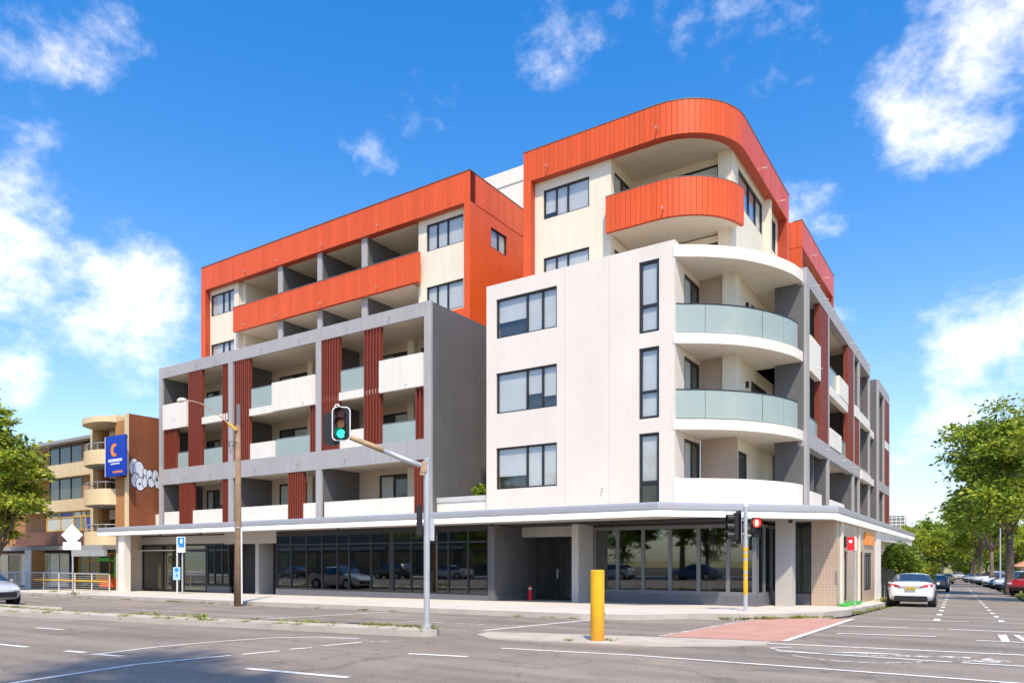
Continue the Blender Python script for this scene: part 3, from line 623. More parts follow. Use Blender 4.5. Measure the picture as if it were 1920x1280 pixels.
for z0 in (9.86,6.72):
    rs = resample(GPth[:-3], .01); n5 = len(rs)-1
    railo = MB().ribbon(offset(resample(GPth[:-3],.15),-.012), offset(resample(GPth[:-3],.15),.03), z0+1.02, z0+1.06).build('handrail','frame',B)
    MB().ribbon(offset(resample(GPth[:-3],.15),-.008), offset(resample(GPth[:-3],.15),.026), z0-.06, z0-.01).build('base_channel','frame',B)
    for k in range(5):
        seg = rs[int(n5*k/5):int(n5*(k+1)/5)-1:12]
        MB().ribbon(seg, offset(seg,.014), z0-.01, z0+1.02).build('glass_panel','frosted',B,smooth=False)
# walls behind the corner balconies
for z0,z1,top in ((F3,12.58,1),(F2,9.42,1),(3.5,6.28,0)):
    if top:
        part('brick_wall','beige_tile',(-9.70,-8.78,28.28,28.5,z0,z1)); part('corner_column','cream',(-8.78,-8.22,28.10,28.66,z0,z1))
        wall('back_wall','cream',B,('x',-8.3),28.66,33.9,z0,z1,[(30.4,32.9,z0+.05,z1-.55)],.2)
        window(B,('x',-8.3),30.4,32.9,z0+.05,z1-.55,mull=(31.6,),fw=.1,rec=.02,pane='pane_dark',name='balcony_door')
        part('wall_lamp','black',(-8.298,-8.2,29.6,29.72,z1-1.0,z1-.75))
    else:
        part('brick_wall','beige_tile',(-9.70,-8.3,28.28,28.5,z0,z1))
        wall('back_wall','cream',B,('x',-8.3),28.5,33.9,z0,z1,[(28.6,29.8,z0+.05,z1-.5)],.2)
        window(B,('x',-8.3),28.6,29.8,z0+.05,z1-.5,fw=.1,rec=.02,pane='pane_dark',name='balcony_door')
    part('inner_wall','charcoal',(-8.3,-6.6,33.9,34.1,z0,z1))
# --- grey frame along the side street
XS = -6.2
part('end_fin','charcoal',(-7.45,XS-.12,30.73,31.1,3.3,13.15))
part('fin_edge','light_grey',(XS-.12,XS,30.728,31.22,3.3,12.5))
part('frame_beam','light_grey',(XS-.35,XS+.003,30.726,48.55,12.5,13.17)); part('frame_beam','light_grey',(XS-.35,XS+.005,30.724,48.55,6.06,6.68))
for a,c in ((35.2,35.5),(42.3,42.6),(44.25,44.55),(48.25,48.54)):
    part('fin_edge','light_grey',(XS-.10,XS,a,c,3.3,12.5)); part('party_wall','charcoal',(-9.0,XS-.10,a,c,3.3,12.5))
for z0,z1 in ((12.5,12.8),(9.42,9.72),(6.2,6.6),(3.3,3.5)): part('floor_slab','soffit',(-9.5,XS-.36,31.1,48.5,z0,z1))
part('back_wall','charcoal',(-9.3,-9.05,34.1,48.5,3.3,12.6))
for z0 in (3.5,6.6,9.72):
    for a,c in ((36,39),(45,47.6)): window(B,('x',-9.0),a,c,z0+.05,z0+2.4,mull=((a+c)/2,),fw=.1,rec=-.06,pane='pane_dark',name='balcony_door')
def sp_(u0,u1,z0,z1,dx=.0,name='parapet'): return part(name,'white_render',(XS-.2+dx,XS+.04+dx,u0,u1,z0,z1))
def sb_(u0,u1,z0,z1):
    o = part('balustrade','frosted',(XS-.12,XS-.105,u0,u1,z0,z1)); MB().box(XS-.14,XS-.085,u0,u1,z1,z1+.03).build('handrail','frame_grey',o); return o
QS = ('x', XS)
sp_(31.24,33.3,9.15,10.6); slats(B,QS,33.35,35.18,6.7,12.49); sb_(31.24,33.3,6.68,7.35)
sp_(35.52,40.4,9.0,9.42,-.02,'slab_edge'); sb_(35.52,37.8,9.42,10.4); sp_(37.8,40.4,9.42,10.35); slats(B,QS,40.6,42.28,6.7,12.49); sp_(35.52,38.4,6.68,7.5); sb_(38.4,40.5,6.68,7.45)
sp_(42.62,44.23,9.2,9.8); slats(B,QS,42.9,44.23,6.7,9.15); sp_(44.57,48.23,9.2,9.75)
sp_(31.24,33.5,3.4,4.3); sp_(35.52,39.2,3.4,4.25); sp_(44.57,48.2,6.05,6.5,.05)
for y,z in ((32,12.8),(34,12.85),(35.6,12.8),(39,12.8),(41.5,12.8),(43,12.8),(46,12.8),(47.3,12.8),(32.5,9.5),(34.3,6.35),(38.5,6.35),(41.7,6.35),(45.5,6.35)):
    MB().tube([(XS-.05,y,z),(XS+.25,y,z-.02)],.022,8).build('drain_spout','galv',B)
# second frame, further back
part('frame_beam','light_grey',(XS-.3,XS+.1,51.53,57.4,12.35,13.0)); part('frame_beam','light_grey',(XS-.3,XS+.102,51.528,57.4,6.0,6.6)); part('end_fin','charcoal',(-7.4,XS-.02,51.5,51.85,3.0,13.0))
for a,c in ((51.52,51.85),(54.4,54.65),(57.15,57.42)):
    part('fin_edge','light_grey',(XS-.02,XS+.1,a,c,3.0,12.35)); part('party_wall','charcoal',(-9,XS-.02,a+.02,c-.02,3.0,12.35))
for z0,z1 in ((12.35,12.6),(9.3,9.6),(6.1,6.5),(3,3.3)): part('floor_slab','soffit',(-9.5,XS-.31,51.9,57.3,z0,z1))
part('back_wall','charcoal',(-9.3,-9.05,48.6,57.3,3,12.4)); part('slab_edge','white_render',(XS-.2,XS+.08,54.66,57.1,9.1,9.6))
QS2 = ('x', XS+.1); slats(B,QS2,54.9,57.1,6.65,9.05); slats(B,QS2,54.9,57.1,9.65,12.3); slats(B,QS2,54.9,57.1,3.0,5.95)
part('link_wall','charcoal',(-9.3,-7.5,48.6,51.45,3.0,12.7)); part('link_slab','white_render',(-7.6,XS-.15,48.6,51.45,9.2,9.6)); part('link_slab','white_render',(-7.6,XS-.15,48.6,51.45,6.2,6.6))
# --- left orange storeys
YO = 28.5; XL, XR = -43.02, -21.25; ZT = 20.5; ZF = 18.97
fa = part('fascia','orange_dark',(XL,XR,YO+.032,YO+.45,ZF,ZT-.03))
cladding(fa,[(XL,YO),(XR,YO)],ZF,ZT-.03,.29)
part('fascia_cap','frame_grey',(XL-.02,XR+.02,YO-.03,YO+.5,ZT-.03,ZT))
part('portal_pier','orange',(XL,XL+.44,YO,YO+.5,12.9,ZF)); part('portal_reveal','orange_dark',(XL+.44,XL+.46,YO+.02,YO+.5,12.9,ZF))
part('portal_pier','orange',(XR-.36,XR-.004,YO,YO+.5,12.9,ZF))
sw = wall('orange_side_wall','orange',B,('x',XR),YO+.5,41,12.9,ZF-.03,[(30.29,31.74,17.36,18.39)],.3)
window(B,('x',XR),30.29,31.74,17.36,18.39,mull=(31.03,),fw=.06,rec=.04,pane='pane_light')
sf = part('side_fascia','orange_dark',(XR-.3,XR-.034,YO+.45,41,ZF+.02,ZT-.03)); cladding(sf,[(XR,YO+.04),(XR,37.4)],ZF+.02,ZT-.03,.29)
part('fascia_cap','frame_grey',(XR-.4,XR+.02,YO+.5,41,ZT-.03,ZT))
part('roof','roof_grey',(XL+.3,XR-.32,YO+.46,41,19.1,19.7))
yw = 28.86
for x0,x1,w0,w1,mu in ((XL+.46,-39.65,-42.5,-40.08,(-41.28,-40.68)),(-24.82,XR-.37,-24.29,-21.92,(-23.62,-22.95))):
    hl = [(w0,w1,17.30,18.68),(w0,w1,14.05,15.48)]
    wall('cream_wall','cream',B,('y',yw),x0,x1,12.9,ZF+.1,hl,.3)
    for a,c,d,e in hl: window(B,('y',yw),a,c,d,e,mull=mu,fw=.06,rec=.05,pane='pane_light')
part('window_spandrel','orange',(-24.35,-21.63,yw-.02,yw-.004,12.95,14.0))
band = part('balcony_band','orange_dark',(-39.53,-24.49,YO-.07,YO+.10,15.70,17.22)); cladding(band,[(-39.53,YO-.1),(-24.49,YO-.1)],15.70,17.22,.29)
part('band_cap','frame_grey',(-39.55,-24.47,YO-.12,YO+.12,17.22,17.245)); part('band_end','orange',(-24.487,-24.47,YO-.1,YO+.1,15.70,17.22)); part('band_end','orange',(-39.55,-39.533,YO-.1,YO+.1,15.70,17.22))
for a,c in ((-35.62,-35.24),(-32.21,-31.86),(-28.71,-28.31)):
    part('divider_edge','light_grey',(a,c,YO+.16,YO+.26,12.9,19.02)); part('divider_wall','charcoal',(a+.02,c-.02,YO+.26,31.9,12.9,19.02))
part('inner_side_wall','cream',(-39.65,-39.34,yw+.3,31.9,12.9,19.02)); part('inner_side_wall','cream',(-25.09,-24.82,yw+.3,31.9,12.9,19.02))
part('ceiling','soffit',(-39.34,-25.09,YO+.46,32.2,18.99,19.09)); part('balcony_slab','soffit',(-39.34,-25.09,YO+.10,32.2,15.75,16.12))
for z0,hd,zt in ((12.95,15.4,15.75),(16.12,18.6,18.99)):
    hl = [(-38.4,-35.9,z0,hd),(-35.0,-32.4,z0,hd),(-31.6,-29.0,z0,hd),(-28.1,-25.4,z0,hd)]
    wall('back_wall','cream',B,('y',31.9),-39.34,-25.09,z0,zt,hl,.2)
    for a,c,d,e in hl: window(B,('y',31.9),a,c,d,e,mull=((a+c)/2,),fw=.1,rec=.02,pane='pane_dark',name='balcony_door')
for x in (-38.4,-35.4,-31.6,-27.26):
    MB().tube([(x,YO+.05,19.26),(x,YO-.2,19.24)],.025,8).build('drain_spout','galv',B); MB().tube([(x,YO+.05,15.95),(x,YO-.3,15.93)],.025,8).build('drain_spout','galv',B)
# --- right orange storeys with the rounded corner
FP = [(-18.35,28.78),(-11.83,28.78)]+arc(-11.83,31.70,2.92,-math.pi/2,0,24)[1:]+[(-8.91,39.72)]
FPr = resample(FP,.23)
ZT2, ZF2 = 20.53, 19.10
f2 = MB().ribbon(offset(FPr,.033), offset(FPr,.42), ZF2, ZT2-.03).build('fascia','orange_dark',B)
cladding(f2,FP,ZF2,ZT2-.03,.232)
MB().ribbon(offset(FPr,-.02), offset(FPr,.45), ZT2-.03, ZT2).build('fascia_cap','frame_grey',B)
part('portal_pier','orange',(-18.35,-17.95,28.78,29.3,12.9,ZF2)); part('portal_reveal','orange_dark',(-17.95,-17.93,28.80,29.3,12.9,ZF2))
part('portal_pier','orange_dark',(-9.38,-8.94,39.33,39.71,12.9,ZF2)); part('end_edge','orange',(-8.94,-8.91,39.36,39.72,12.9,ZF2))
MB().prism(offset(FPr,.4)+[(-18.0,39.6)], 19.16, 19.32).build('ceiling','soffit',B)
part('left_wall','cream',(-18.35,-18.05,29.3,39.6,12.9,19.8))
yw = 29.14
h2 = [(-17.47,-15.09,17.31,18.67),(-17.47,-15.09,14.01,15.52)]
wall('cream_wall','cream',B,('y',yw),-17.93,-14.02,12.9,19.16,h2,.3)
for a,c,d,e in h2: window(B,('y',yw),a,c,d,e,mull=(-16.81,-16.21),fw=.06,rec=.05,pane='pane_light')
for z0,z1 in ((16.09,18.7),(12.95,15.3)):
    wall('return_wall','cream',B,('x',-14.02),yw+.3,31.7,z0,z1+.46,[(yw+.36,31.3,z0+.05,z1)],.2)
    window(B,('x',-14.02),yw+.36,31.3,z0+.05,z1,mull=(30.3,),fw=.08,rec=.02,pane=('curtain','pane_dark'),name='balcony_door')
    wall('back_wall','cream',B,('y',31.7),-14.02,-9.96,z0,z1+.46,[(-13.40,-10.03,z0+.05,z1+.16)],.2)
    window(B,('y',31.7),-13.40,-10.03,z0+.05,z1+.16,mull=(-11.99,-11.36),fw=.09,rec=.0,pane=('pane_dark','pane_dark','curtain'),name='balcony_door')
part('corner_column','cream',(-9.96,-9.51,31.3,31.8,12.9,19.16)); part('corner_column','cream',(-9.51,-9.36,31.38,31.8,12.9,19.16))
BP = [(-14.07,28.69),(-11.83,28.69)]+arc(-11.83,31.70,3.01,-math.pi/2,0,24)[1:-2]
BPr = resample(BP,.23)
b2 = MB().ribbon(offset(BPr,.033), offset(BPr,.16), 15.70, 17.26).build('balcony_band','orange_dark',B); cladding(b2,BP,15.70,17.26,.232)
MB().ribbon(offset(BPr,-.01), offset(BPr,.18), 17.26, 17.285).build('band_cap','frame_grey',B)
MB().prism(offset(BPr,.15)+[(-9.6,31.65),(-14.02,31.65),(-14.02,28.9)], 15.79, 16.09).build('balcony_slab','soffit',B)
hs2 = [(32.3,36.4,17.24,18.81),(37.85,39.0,17.24,18.86),(32.3,36.4,13.9,15.16),(37.85,39.0,13.9,15.5)]
wall('cream_side_wall','cream',B,('x',-9.38),31.8,39.3,12.9,19.16,hs2,.25)
for a,c,d,e in hs2: window(B,('x',-9.38),a,c,d,e,mull=((a+.45*(c-a)),(a+.72*(c-a))) if c-a>2 else ((a+c)/2,),fw=.09,rec=.04,pane='pane_light')
part('pilaster','cream',(-9.377,-9.09,36.6,36.96,12.9,19.16))
X3 = -8.93
for x,y,dx,dy,z in ((-17.0,28.78,0,-1,19.48),(-11.7,28.78,0,-1,19.48),(-11.4,28.7,0,-1,16.04),(-8.91,34.4,1,0,19.53),(-8.91,38.05,1,0,19.53),(X3,45.9,1,0,19.53),(X3,50,1,0,19.53)):
    MB().tube([(x-dx*.05,y-dy*.05,z),(x+dx*.24,y+dy*.24,z-.02)],.028,8).build('drain_spout','galv',B)
# third orange storeys along the side street
f3 = part('fascia','orange_dark',(X3-.4,X3-.034,42.99,52.65,19.02,ZT2-.03)); cladding(f3,[(X3,42.95),(X3,52.65)],19.02,ZT2-.03,.31)
e3 = part('end_wall','orange_dark',(-12.0,X3-.04,42.985,43.35,12.9,ZT2-.05)); cladding(e3,[(-12.0,42.95),(X3,42.95)],19.02,ZT2-.03,.31); cladding(e3,[(-12.0,42.95),(X3,42.95)],12.9,18.99,.62)
part('portal_pier','orange_dark',(X3-.4,X3,52.35,52.65,12.9,19.02)); part('side_wall','cream',(-9.8,-9.5,43.4,52.3,12.9,19.3)); part('soffit','orange_dark',(-9.5,X3-.02,43.4,52.3,19.0,19.018))
part('fascia_cap','frame_grey',(X3-.45,X3+.02,42.93,52.67,ZT2-.03,ZT2))
part('core_wall','white_render',(-17.6,-12.1,39.8,48,12.9,19.3)); part('link_wall','cream',(-12.1,-11.0,39.72,42.95,12.9,19.9))
part('lift_overrun','white_render',(-25.6,-18.4,35.5,41,18,24.1)); part('overrun_cap','white_render',(-25.65,-18.35,35.45,41.05,23.4,24.25))
part('terrace','concrete',(-42.4,-21.6,Y0+.4,31,12.9,12.94))
part('terrace','concrete',(-9.7,-6.6,30.5,50,12.82,13.0))
# --- street canopy
CAN = [(-43.2,22.0),(-8.95,22.0),(-4.45,27.0),(-4.6,58.0)]
inn = [(-43.2,28.9),(-8.0,28.9),(-7.0,29.5),(-7.0,58.0)]
MB().prism([(-43.2,22.05),(-8.97,22.05),(-4.5,27.03),(-4.65,58),(-7.0,58),(-7.0,29.5),(-43.2,29.5)], 2.93, 3.3).build('canopy_deck','canopy_soffit',B)
def fascia_line(path):
    # profile: upright grey face above, rolled pale lip below
    prof = [(.06,3.36,0),(-.0,3.37,0),(-.02,3.30,0),(-.02,3.16,0),(-.0,3.10,1),(.0,3.00,1),(.03,2.935,1),(.10,2.915,1),(.16,2.915,1)]
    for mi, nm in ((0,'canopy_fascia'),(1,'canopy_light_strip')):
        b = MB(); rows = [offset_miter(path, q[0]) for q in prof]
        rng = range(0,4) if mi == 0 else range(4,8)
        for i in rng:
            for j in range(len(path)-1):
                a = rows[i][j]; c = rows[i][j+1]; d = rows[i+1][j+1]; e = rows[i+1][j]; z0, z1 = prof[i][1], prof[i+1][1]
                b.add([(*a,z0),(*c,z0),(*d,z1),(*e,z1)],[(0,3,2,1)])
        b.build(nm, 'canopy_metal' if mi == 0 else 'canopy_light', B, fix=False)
def offset_miter(path, d):
    P = [Vector(p) for p in path]; out = []
    for i in range(len(P)):
        t0 = (P[i]-P[i-1]).normalized() if i else (P[1]-P[0]).normalized(); t1 = (P[i+1]-P[i]).normalized() if i < len(P)-1 else t0
        n0 = Vector((-t0.y,t0.x)); n1 = Vector((-t1.y,t1.x)); m_ = (n0+n1).normalized(); q = P[i]+m_*(d/max(.3,m_.dot(n0))); out.append((q.x,q.y))
    return out
fascia_line(CAN)
MB().box(-43.23,-43.19,22.0,27,2.93,3.37).build('canopy_end','canopy_metal',B)
MB().box(-4.75,-4.6,57.98,58.02,2.92,3.37).build('canopy_end','canopy_metal',B)
for x,y in ((-38.5,23),(-34.8,23),(-24.5,23),(-16.4,23.4),(-11.5,24),(-7.3,25.6),(-6.0,27.0),(-5.6,30.5),(-5.4,34),(-5.3,37)):
    MB().tube([(x,y,2.93),(x,y,2.82)],.07,12).build('downlight','frame',B)
# --- ground floor
GZ = -.25
part('end_pillar','white_render',(-41.4,-40.75,22.25,22.6,-.4,2.93)); part('end_wall','beige',(-42.3,-42.05,22.6,28,-.4,2.93)); 
MB().tube([(-41.9,22.62,-.3),(-41.9,22.62,2.93)],.06,10).build('downpipe','cream',B)
part('shop_bulkhead','canopy_soffit',(-42.04,-33.6,24.0,24.2,2.42,2.93)); part('shop_bulkhead','canopy_soffit',(-33.6,-29.4,23.62,23.8,2.35,2.93))
SG = 'shop_glass'
window(B,('y',24.0),-42.04,-38.2,-.22,2.40,mull=(-39.9,),trans=(2.08,),pane=SG,fw=.09,rec=0,name='shopfront',label='black framed glazed shop door beside the end wall')
window(B,('y',24.0),-38.0,-35.75,-.22,2.40,trans=(2.08,),pane=SG,fw=.09,rec=0,name='shopfront')
part('stall_riser','plinth',(-35.7,-33.75,24.0,24.15,-.3,.1)); window(B,('y',24.0),-35.7,-33.75,.1,2.40,mull=(-35.05,-34.4),trans=(2.08,),pane=SG,fw=.07,rec=0,name='shopfront')
part('door_canopy_bar','white_render',(-42.1,-38.3,23.7,23.98,2.05,2.10))
part('roller_door','interior',(-33.5,-31.2,24.6,24.7,-.3,2.4)); part('service_pier','canopy_soffit',(-31.2,-30.95,23.7,25,-.3,2.93)); part('service_door','frame',(-30.95,-29.4,24.6,24.7,-.3,2.4))
gx = [-29.34,-28.28,-27.18,-26.12,-25.10,-24.35,-22.98,-21.75]
part('stall_riser','plinth',(-29.34,-16.6,23.47,23.75,-.4,.12))
window(B,('y',23.5),-29.34,-21.8,.12,2.74,mull=gx[1:-1],trans=(2.25,),pane=SG,fw=.07,rec=0,name='shopfront',label='long dark shop window reflecting the street')
window(B,('y',23.5),-21.7,-16.62,.12,2.74,mull=(-20.65,-19.63,-18.64,-17.63),trans=(2.25,),pane=SG,fw=.07,rec=0,name='shopfront')
part('shop_head','frame',(-29.34,-16.6,23.5,23.75,2.74,2.93)); part('shop_post','frame',(-21.8,-21.7,23.5,23.75,.12,2.74))
part('return_wall','charcoal',(-16.6,-16.3,23.46,26.6,-.3,2.93)); part('entry_skirting','plinth',(-16.3,-16.27,23.47,26.55,-.3,.12))
part('entry_lintel','canopy_soffit',(-16.27,-13.3,25.4,25.7,2.45,2.93)); part('entry_wall','interior',(-16.29,-15.72,26.6,26.8,-.3,2.6))
dd = window(B,('y',26.55),-15.72,-13.35,-.12,2.45,mull=(-15.05,-14.2),pane=SG,fw=.10,rec=0,name='entrance_door')
for x in (-15.2,-14.05): MB().box(x,x+.05,26.42,26.54,.75,1.15).build('handle','galv',dd)
part('entry_pier','canopy_soffit',(-13.32,-13.04,24.3,26.6,-.2,2.93))
part('stall_riser','plinth',(-13.04,-6.80,25.48,25.75,-.3,.27))
window(B,('y',25.5),-13.04,-6.80,.27,2.78,mull=(-12.0,-10.96,-9.9,-8.83,-7.77),pane=SG,fw=.13,rec=0,fm='frame_grey',name='shopfront',label='corner shop window in grey frames beside the entrance')
part('shop_head','frame',(-13.04,-6.80,25.5,25.75,2.78,2.93))
part('stall_riser','plinth',(-6.98,-6.79,25.76,28.7,-.3,.27)); window(B,('x',-6.80),25.76,28.7,.27,2.78,mull=(26.7,27.7),pane=SG,fw=.1,rec=0,fm='frame_grey',name='shopfront')
part('corner_column','canopy_soffit',(-6.52,-5.95,27.0,27.55,-.4,2.93))
part('stall_riser','plinth',(-6.75,-5.62,28.62,28.9,-.4,.27)); window(B,('y',28.65),-6.75,-5.62,.27,2.75,mull=(-6.45,-6.2,-5.95),pane='pane_dark',fw=.05,rec=0,name='shopfront')
wall('brick_wall','beige_tile',B,('y',28.5),-5.6,-4.74,-.5,2.93,(),.25)
hb = [(30.1,30.9,-.05,1.85),(34.2,34.9,-.3,1.85),(35.3,37.6,.15,1.85)]
wall('brick_side_wall','beige_tile',B,('x',-4.74),28.75,38.6,-.8,2.93,hb,.25)
for a,c,d,e in hb: window(B,('x',-4.74),a,c,d,e,mull=tuple(a+(c-a)*k/4 for k in (1,2,3)) if c-a>2 else (),fw=.09,rec=.04,pane='curtain')
part('pilaster','cream',(-4.738,-4.66,29.2,29.5,-.6,2.93)); part('pilaster','cream',(-4.738,-4.66,33.5,33.62,-.6,2.93))
part('side_pillar','white_render',(-5.6,-4.7,39.0,40.6,-1.0,2.9)); part('side_beam','white_render',(-5.6,-4.72,38.7,57.5,2.5,2.9)); part('side_ground_wall','white_render',(-6.6,-6.4,38.7,57.5,-1.2,2.93))
part('side_inner_wall','interior',(-5.59,-5.3,38.6,39.0,-1,2.9))
# inside the shops
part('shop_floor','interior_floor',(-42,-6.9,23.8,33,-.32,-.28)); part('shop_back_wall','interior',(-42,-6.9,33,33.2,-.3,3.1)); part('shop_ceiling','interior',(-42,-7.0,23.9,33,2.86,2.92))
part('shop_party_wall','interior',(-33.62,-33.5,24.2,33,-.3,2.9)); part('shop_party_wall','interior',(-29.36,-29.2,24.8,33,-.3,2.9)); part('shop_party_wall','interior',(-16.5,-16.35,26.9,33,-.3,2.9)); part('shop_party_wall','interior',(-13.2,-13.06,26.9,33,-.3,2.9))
for x in (-11.2,-9.6,-8.1): part('inner_column','canopy_soffit',(x,x+.25,29,29.25,-.3,2.9))
# mural panel behind the left shopfront
m = mat('mural', (.25,.5,.6), .6, var=.0); n = m.node_tree.nodes; l = m.node_tree.links
tcn = n.new('ShaderNodeTexCoord'); sx = n.new('ShaderNodeSeparateXYZ'); l.new(tcn.outputs['Generated'], sx.inputs[0]); rp = n.new('ShaderNodeValToRGB'); l.new(sx.outputs[2], rp.inputs[0])
e = rp.color_ramp.elements; e[0].position = 0; e[0].color = (.05,.05,.05,1); e[1].position = 1; e[1].color = (.05,.35,.42,1)
q = rp.color_ramp.elements.new(.3); q.color = (.75,.6,.5,1); q = rp.color_ramp.elements.new(.55); q.color = (.6,.75,.8,1); q = rp.color_ramp.elements.new(.28); q.color = (.06,.06,.06,1)
l.new(rp.outputs[0], n['Principled BSDF'].inputs['Base Color'])
part('mural_panel','mural',(-37.85,-35.95,24.12,24.16,.2,1.95))
part('green_ramp','green_awning',(-4.7,-4.40,28.6,32.0,-.5,-.10))
sgn = part('wall_sign','sign_orange',(-4.735,-4.66,35.2,38.0,2.18,2.75)); 
part('wall_vent','frame',(-4.735,-4.64,29.9,30.5,2.0,2.4))
# ------------------------------------------------------------------ neighbouring brick building
NB = root('brick_building', (-50,26,-.3), 'tan and orange brick flats with curved cream balconies left of the grey block', 'building')
def npart(name, m, *boxes, parent=None):
    b = MB()
    for q in boxes: b.box(*q)
    return b.build(name, m, parent or NB)
blade = npart('blade_wall','orange_brick',(-43.75,-43.5,24.02,38,-.6,10.35)); npart('blade_edge','cream_band',(-43.76,-43.49,23.9,24.017,-.6,10.36))
# painted tag on the blade wall (flat paint, letters about two metres tall)
def blob(cx, cy, rx, ry, n=28, a0=0., a1=2*math.pi, p=2.0):
    return [(cx+rx*math.copysign(abs(math.cos(t))**(2/p),math.cos(t)), cy+ry*math.copysign(abs(math.sin(t))**(2/p),math.sin(t))) for t in [a0+(a1-a0)*i/n for i in range(n)]]
def paint(poly, m, lay): MB().add([(-43.5+.003*lay, y, 6.65+(z-6.65)*.70) for y,z in poly],[tuple(range(len(poly)))]).build('painted_letter',m,blade,fix=False)
shapes = [(24.5,7.0,.40,1.05),(24.62,5.95,.30,.55),(25.0,6.15,.17,.5),(25.05,7.05,.1,.3),(25.35,6.55,.28,.62),(25.75,6.6,.3,.75),(24.35,5.9,.18,.4)]
shapes = [(24.35,7.35,.30,.75),(24.62,7.05,.34,.85),(24.42,6.25,.26,.6),(24.72,5.95,.27,.55),(25.02,6.95,.13,.36),(25.0,6.2,.16,.52),(25.3,6.75,.2,.5),(25.42,6.2,.2,.45),(25.68,6.75,.2,.55),(25.85,6.2,.22,.5)]
for k,(cx,cy,rx,ry) in enumerate(shapes): paint(blob(cx,cy,rx+.035,ry+.075), 'graffiti_line', 1+k*.3); paint(blob(cx,cy,rx,ry), 'graffiti_fill', 1.15+k*.3)
for cx,cy,rx,ry in ((24.55,6.75,.12,.10),(24.68,5.95,.13,.16),(25.35,6.55,.10,.2),(25.78,6.45,.12,.28),(25.02,6.6,.05,.06),(24.9,6.65,.06,.5)): paint(blob(cx,cy,rx*.55,ry*.6), 'graffiti_line', 4.4)
npart('back_mass','tan_brick',(-76,-43.76,25.6,38,-.6,9.4)); npart('roof','roof_grey',(-76,-43.8,25.2,38,9.4,9.6))
# curved balconies
CB = smooth_path([(-48.75,25.3),(-48.5,24.3),(-47.9,23.6),(-47.0,23.25),(-46.0,23.25),(-45.2,23.5),(-44.9,24.0)])
CBp = CB+[(-44.9,25.5),(-48.75,25.5)]
for z0,z1 in ((7.40,8.28),(4.92,5.88),(2.38,3.28)):
    MB().ribbon(CB, offset(CB,.14), z0, z1).build('balcony_parapet','cream_band',NB); MB().prism(offset(CB,.15)+[(-45,25.5),(-48.6,25.5)], z0-.06, z0+.12).build('balcony_slab','roof_grey',NB)
    r = MB(); r.tube([(x,y,z1+.42) for x,y in offset(CB,.07)], .025, 6)
    ro = r.build('railing','galv',NB)
    for x,y in resample(offset(CB,.07),.55): MB().tube([(x,y,z1),(x,y,z1+.42)],.016,6).build('baluster','galv',ro)
MB().prism(offset(CB,-.1)+[(-44.8,26),(-48.9,26)], 9.95, 10.3).build('balcony_roof','cream_band',NB)
npart('roof_rise','cream_band',(-48.2,-45.3,24.2,25.9,10.3,10.52))
for z0 in (3.28,5.9,8.3):
    window(NB,('y',25.45),-48.2,-45.2,z0-.6,z0+1.6,mull=(-47.2,-46.1),pane='pane_dark',fw=.07,rec=0,name='balcony_door')
    npart('air_conditioner','beige',(-47.4,-46.2,24.9,25.3,z0+.85,z0+1.45))
npart('brick_pier','tan_brick',(-45.0,-43.77,24.0,25.5,-.6,10.0)); npart('brick_pier','tan_brick',(-48.95,-48.3,24.9,25.5,2.4,10.0)); npart('cream_pier','cream_band',(-49.05,-48.75,24.55,25.4,2.4,10.2))
# left facade
for z0,z1 in ((7.2,8.1),(4.85,5.65)): npart('cream_spandrel','cream_band',(-60,-49.06,24.85,25.3,z0,z1)); 
for z0,z1 in ((8.1,9.5),(5.65,7.2)):
    npart('brick_infill','tan_brick',(-51.4,-50.3,25.2,25.58,z0,z1)); window(NB,('y',25.2),-50.28,-49.08,z0,z1,pane='tower_glass',fw=.05,rec=0)
    window(NB,('y',25.2),-56,-51.45,z0,z1,mull=(-54.6,-53.0),pane='pane_dark',fw=.07,rec=0)
npart('roof_edge','roof_grey',(-60,-49.0,24.6,25.3,9.5,9.7)); npart('timber_spandrel','brown_timber',(-60,-49.06,24.7,25.2,2.55,3.5))
window(NB,('y',25.0),-56,-49.08,3.52,4.85,mull=(-54,-52.2,-51.2,-50.6),trans=(4.45,),pane=('pane_light','tower_glass','pane_light','blue','tower_glass'),fw=.08,rec=0,fm='ochre')
npart('awning_fascia','roof_grey',(-76,-43.8,22.6,25.4,2.16,2.42)); npart('awning_fascia','galv',(-47.0,-43.2,22.4,22.58,1.75,2.15)); npart('shop_soffit','interior',(-76,-43.8,23.3,25.5,2.05,2.15))
npart('stone_pillar','tan_brick',(-52.7,-51.95,22.3,23.1,-.6,2.16)); npart('pillar_facing','white_render',(-52.71,-51.94,22.24,22.298,-.6,2.16))
window(NB,('y',25.0),-51.5,-43.9,-.35,2.0,mull=(-50.2,-48.9,-47.6,-46.2,-45.2),trans=(1.5,),pane='pane_dark',fw=.09,rec=0,fm='ochre',name='shopfront')
window(NB,('y',25.0),-64,-52.8,-.35,2.0,mull=(-62,-60,-58.5,-57,-55.6,-54.2),pane=('pane_light','pane_dark','curtain'),fw=.08,rec=0,fm='galv',name='shopfront')
npart('shop_sign','green_awning',(-46.9,-45.5,23.9,24.0,1.45,1.65)); npart('shop_banner','green_awning',(-44.6,-44.1,23.7,23.75,.4,1.75)); npart('counter','ochre',(-48.3,-46.8,24.5,24.9,.25,.65)); npart('menu_board','orange',(-46.3,-45.9,24.6,24.7,.1,.6))
npart('flower_display','orange',(-45.3,-44.0,23.2,23.6,-.1,.45))
fence = root('railing_fence', (-46.5,21.6,-.3), 'low cable railing with ochre rail in front of the brick building', 'railing')
fz = -.27
for x in [-62+1.9*i for i in range(12)]: MB().tube([(x,21.6,fz-.1),(x,21.6,fz+1.0)],.03,8).build('post','cream',fence)
MB().box(-50,-41.3,21.55,21.65,fz+.55,fz+.64).build('ochre_rail','ochre',fence)
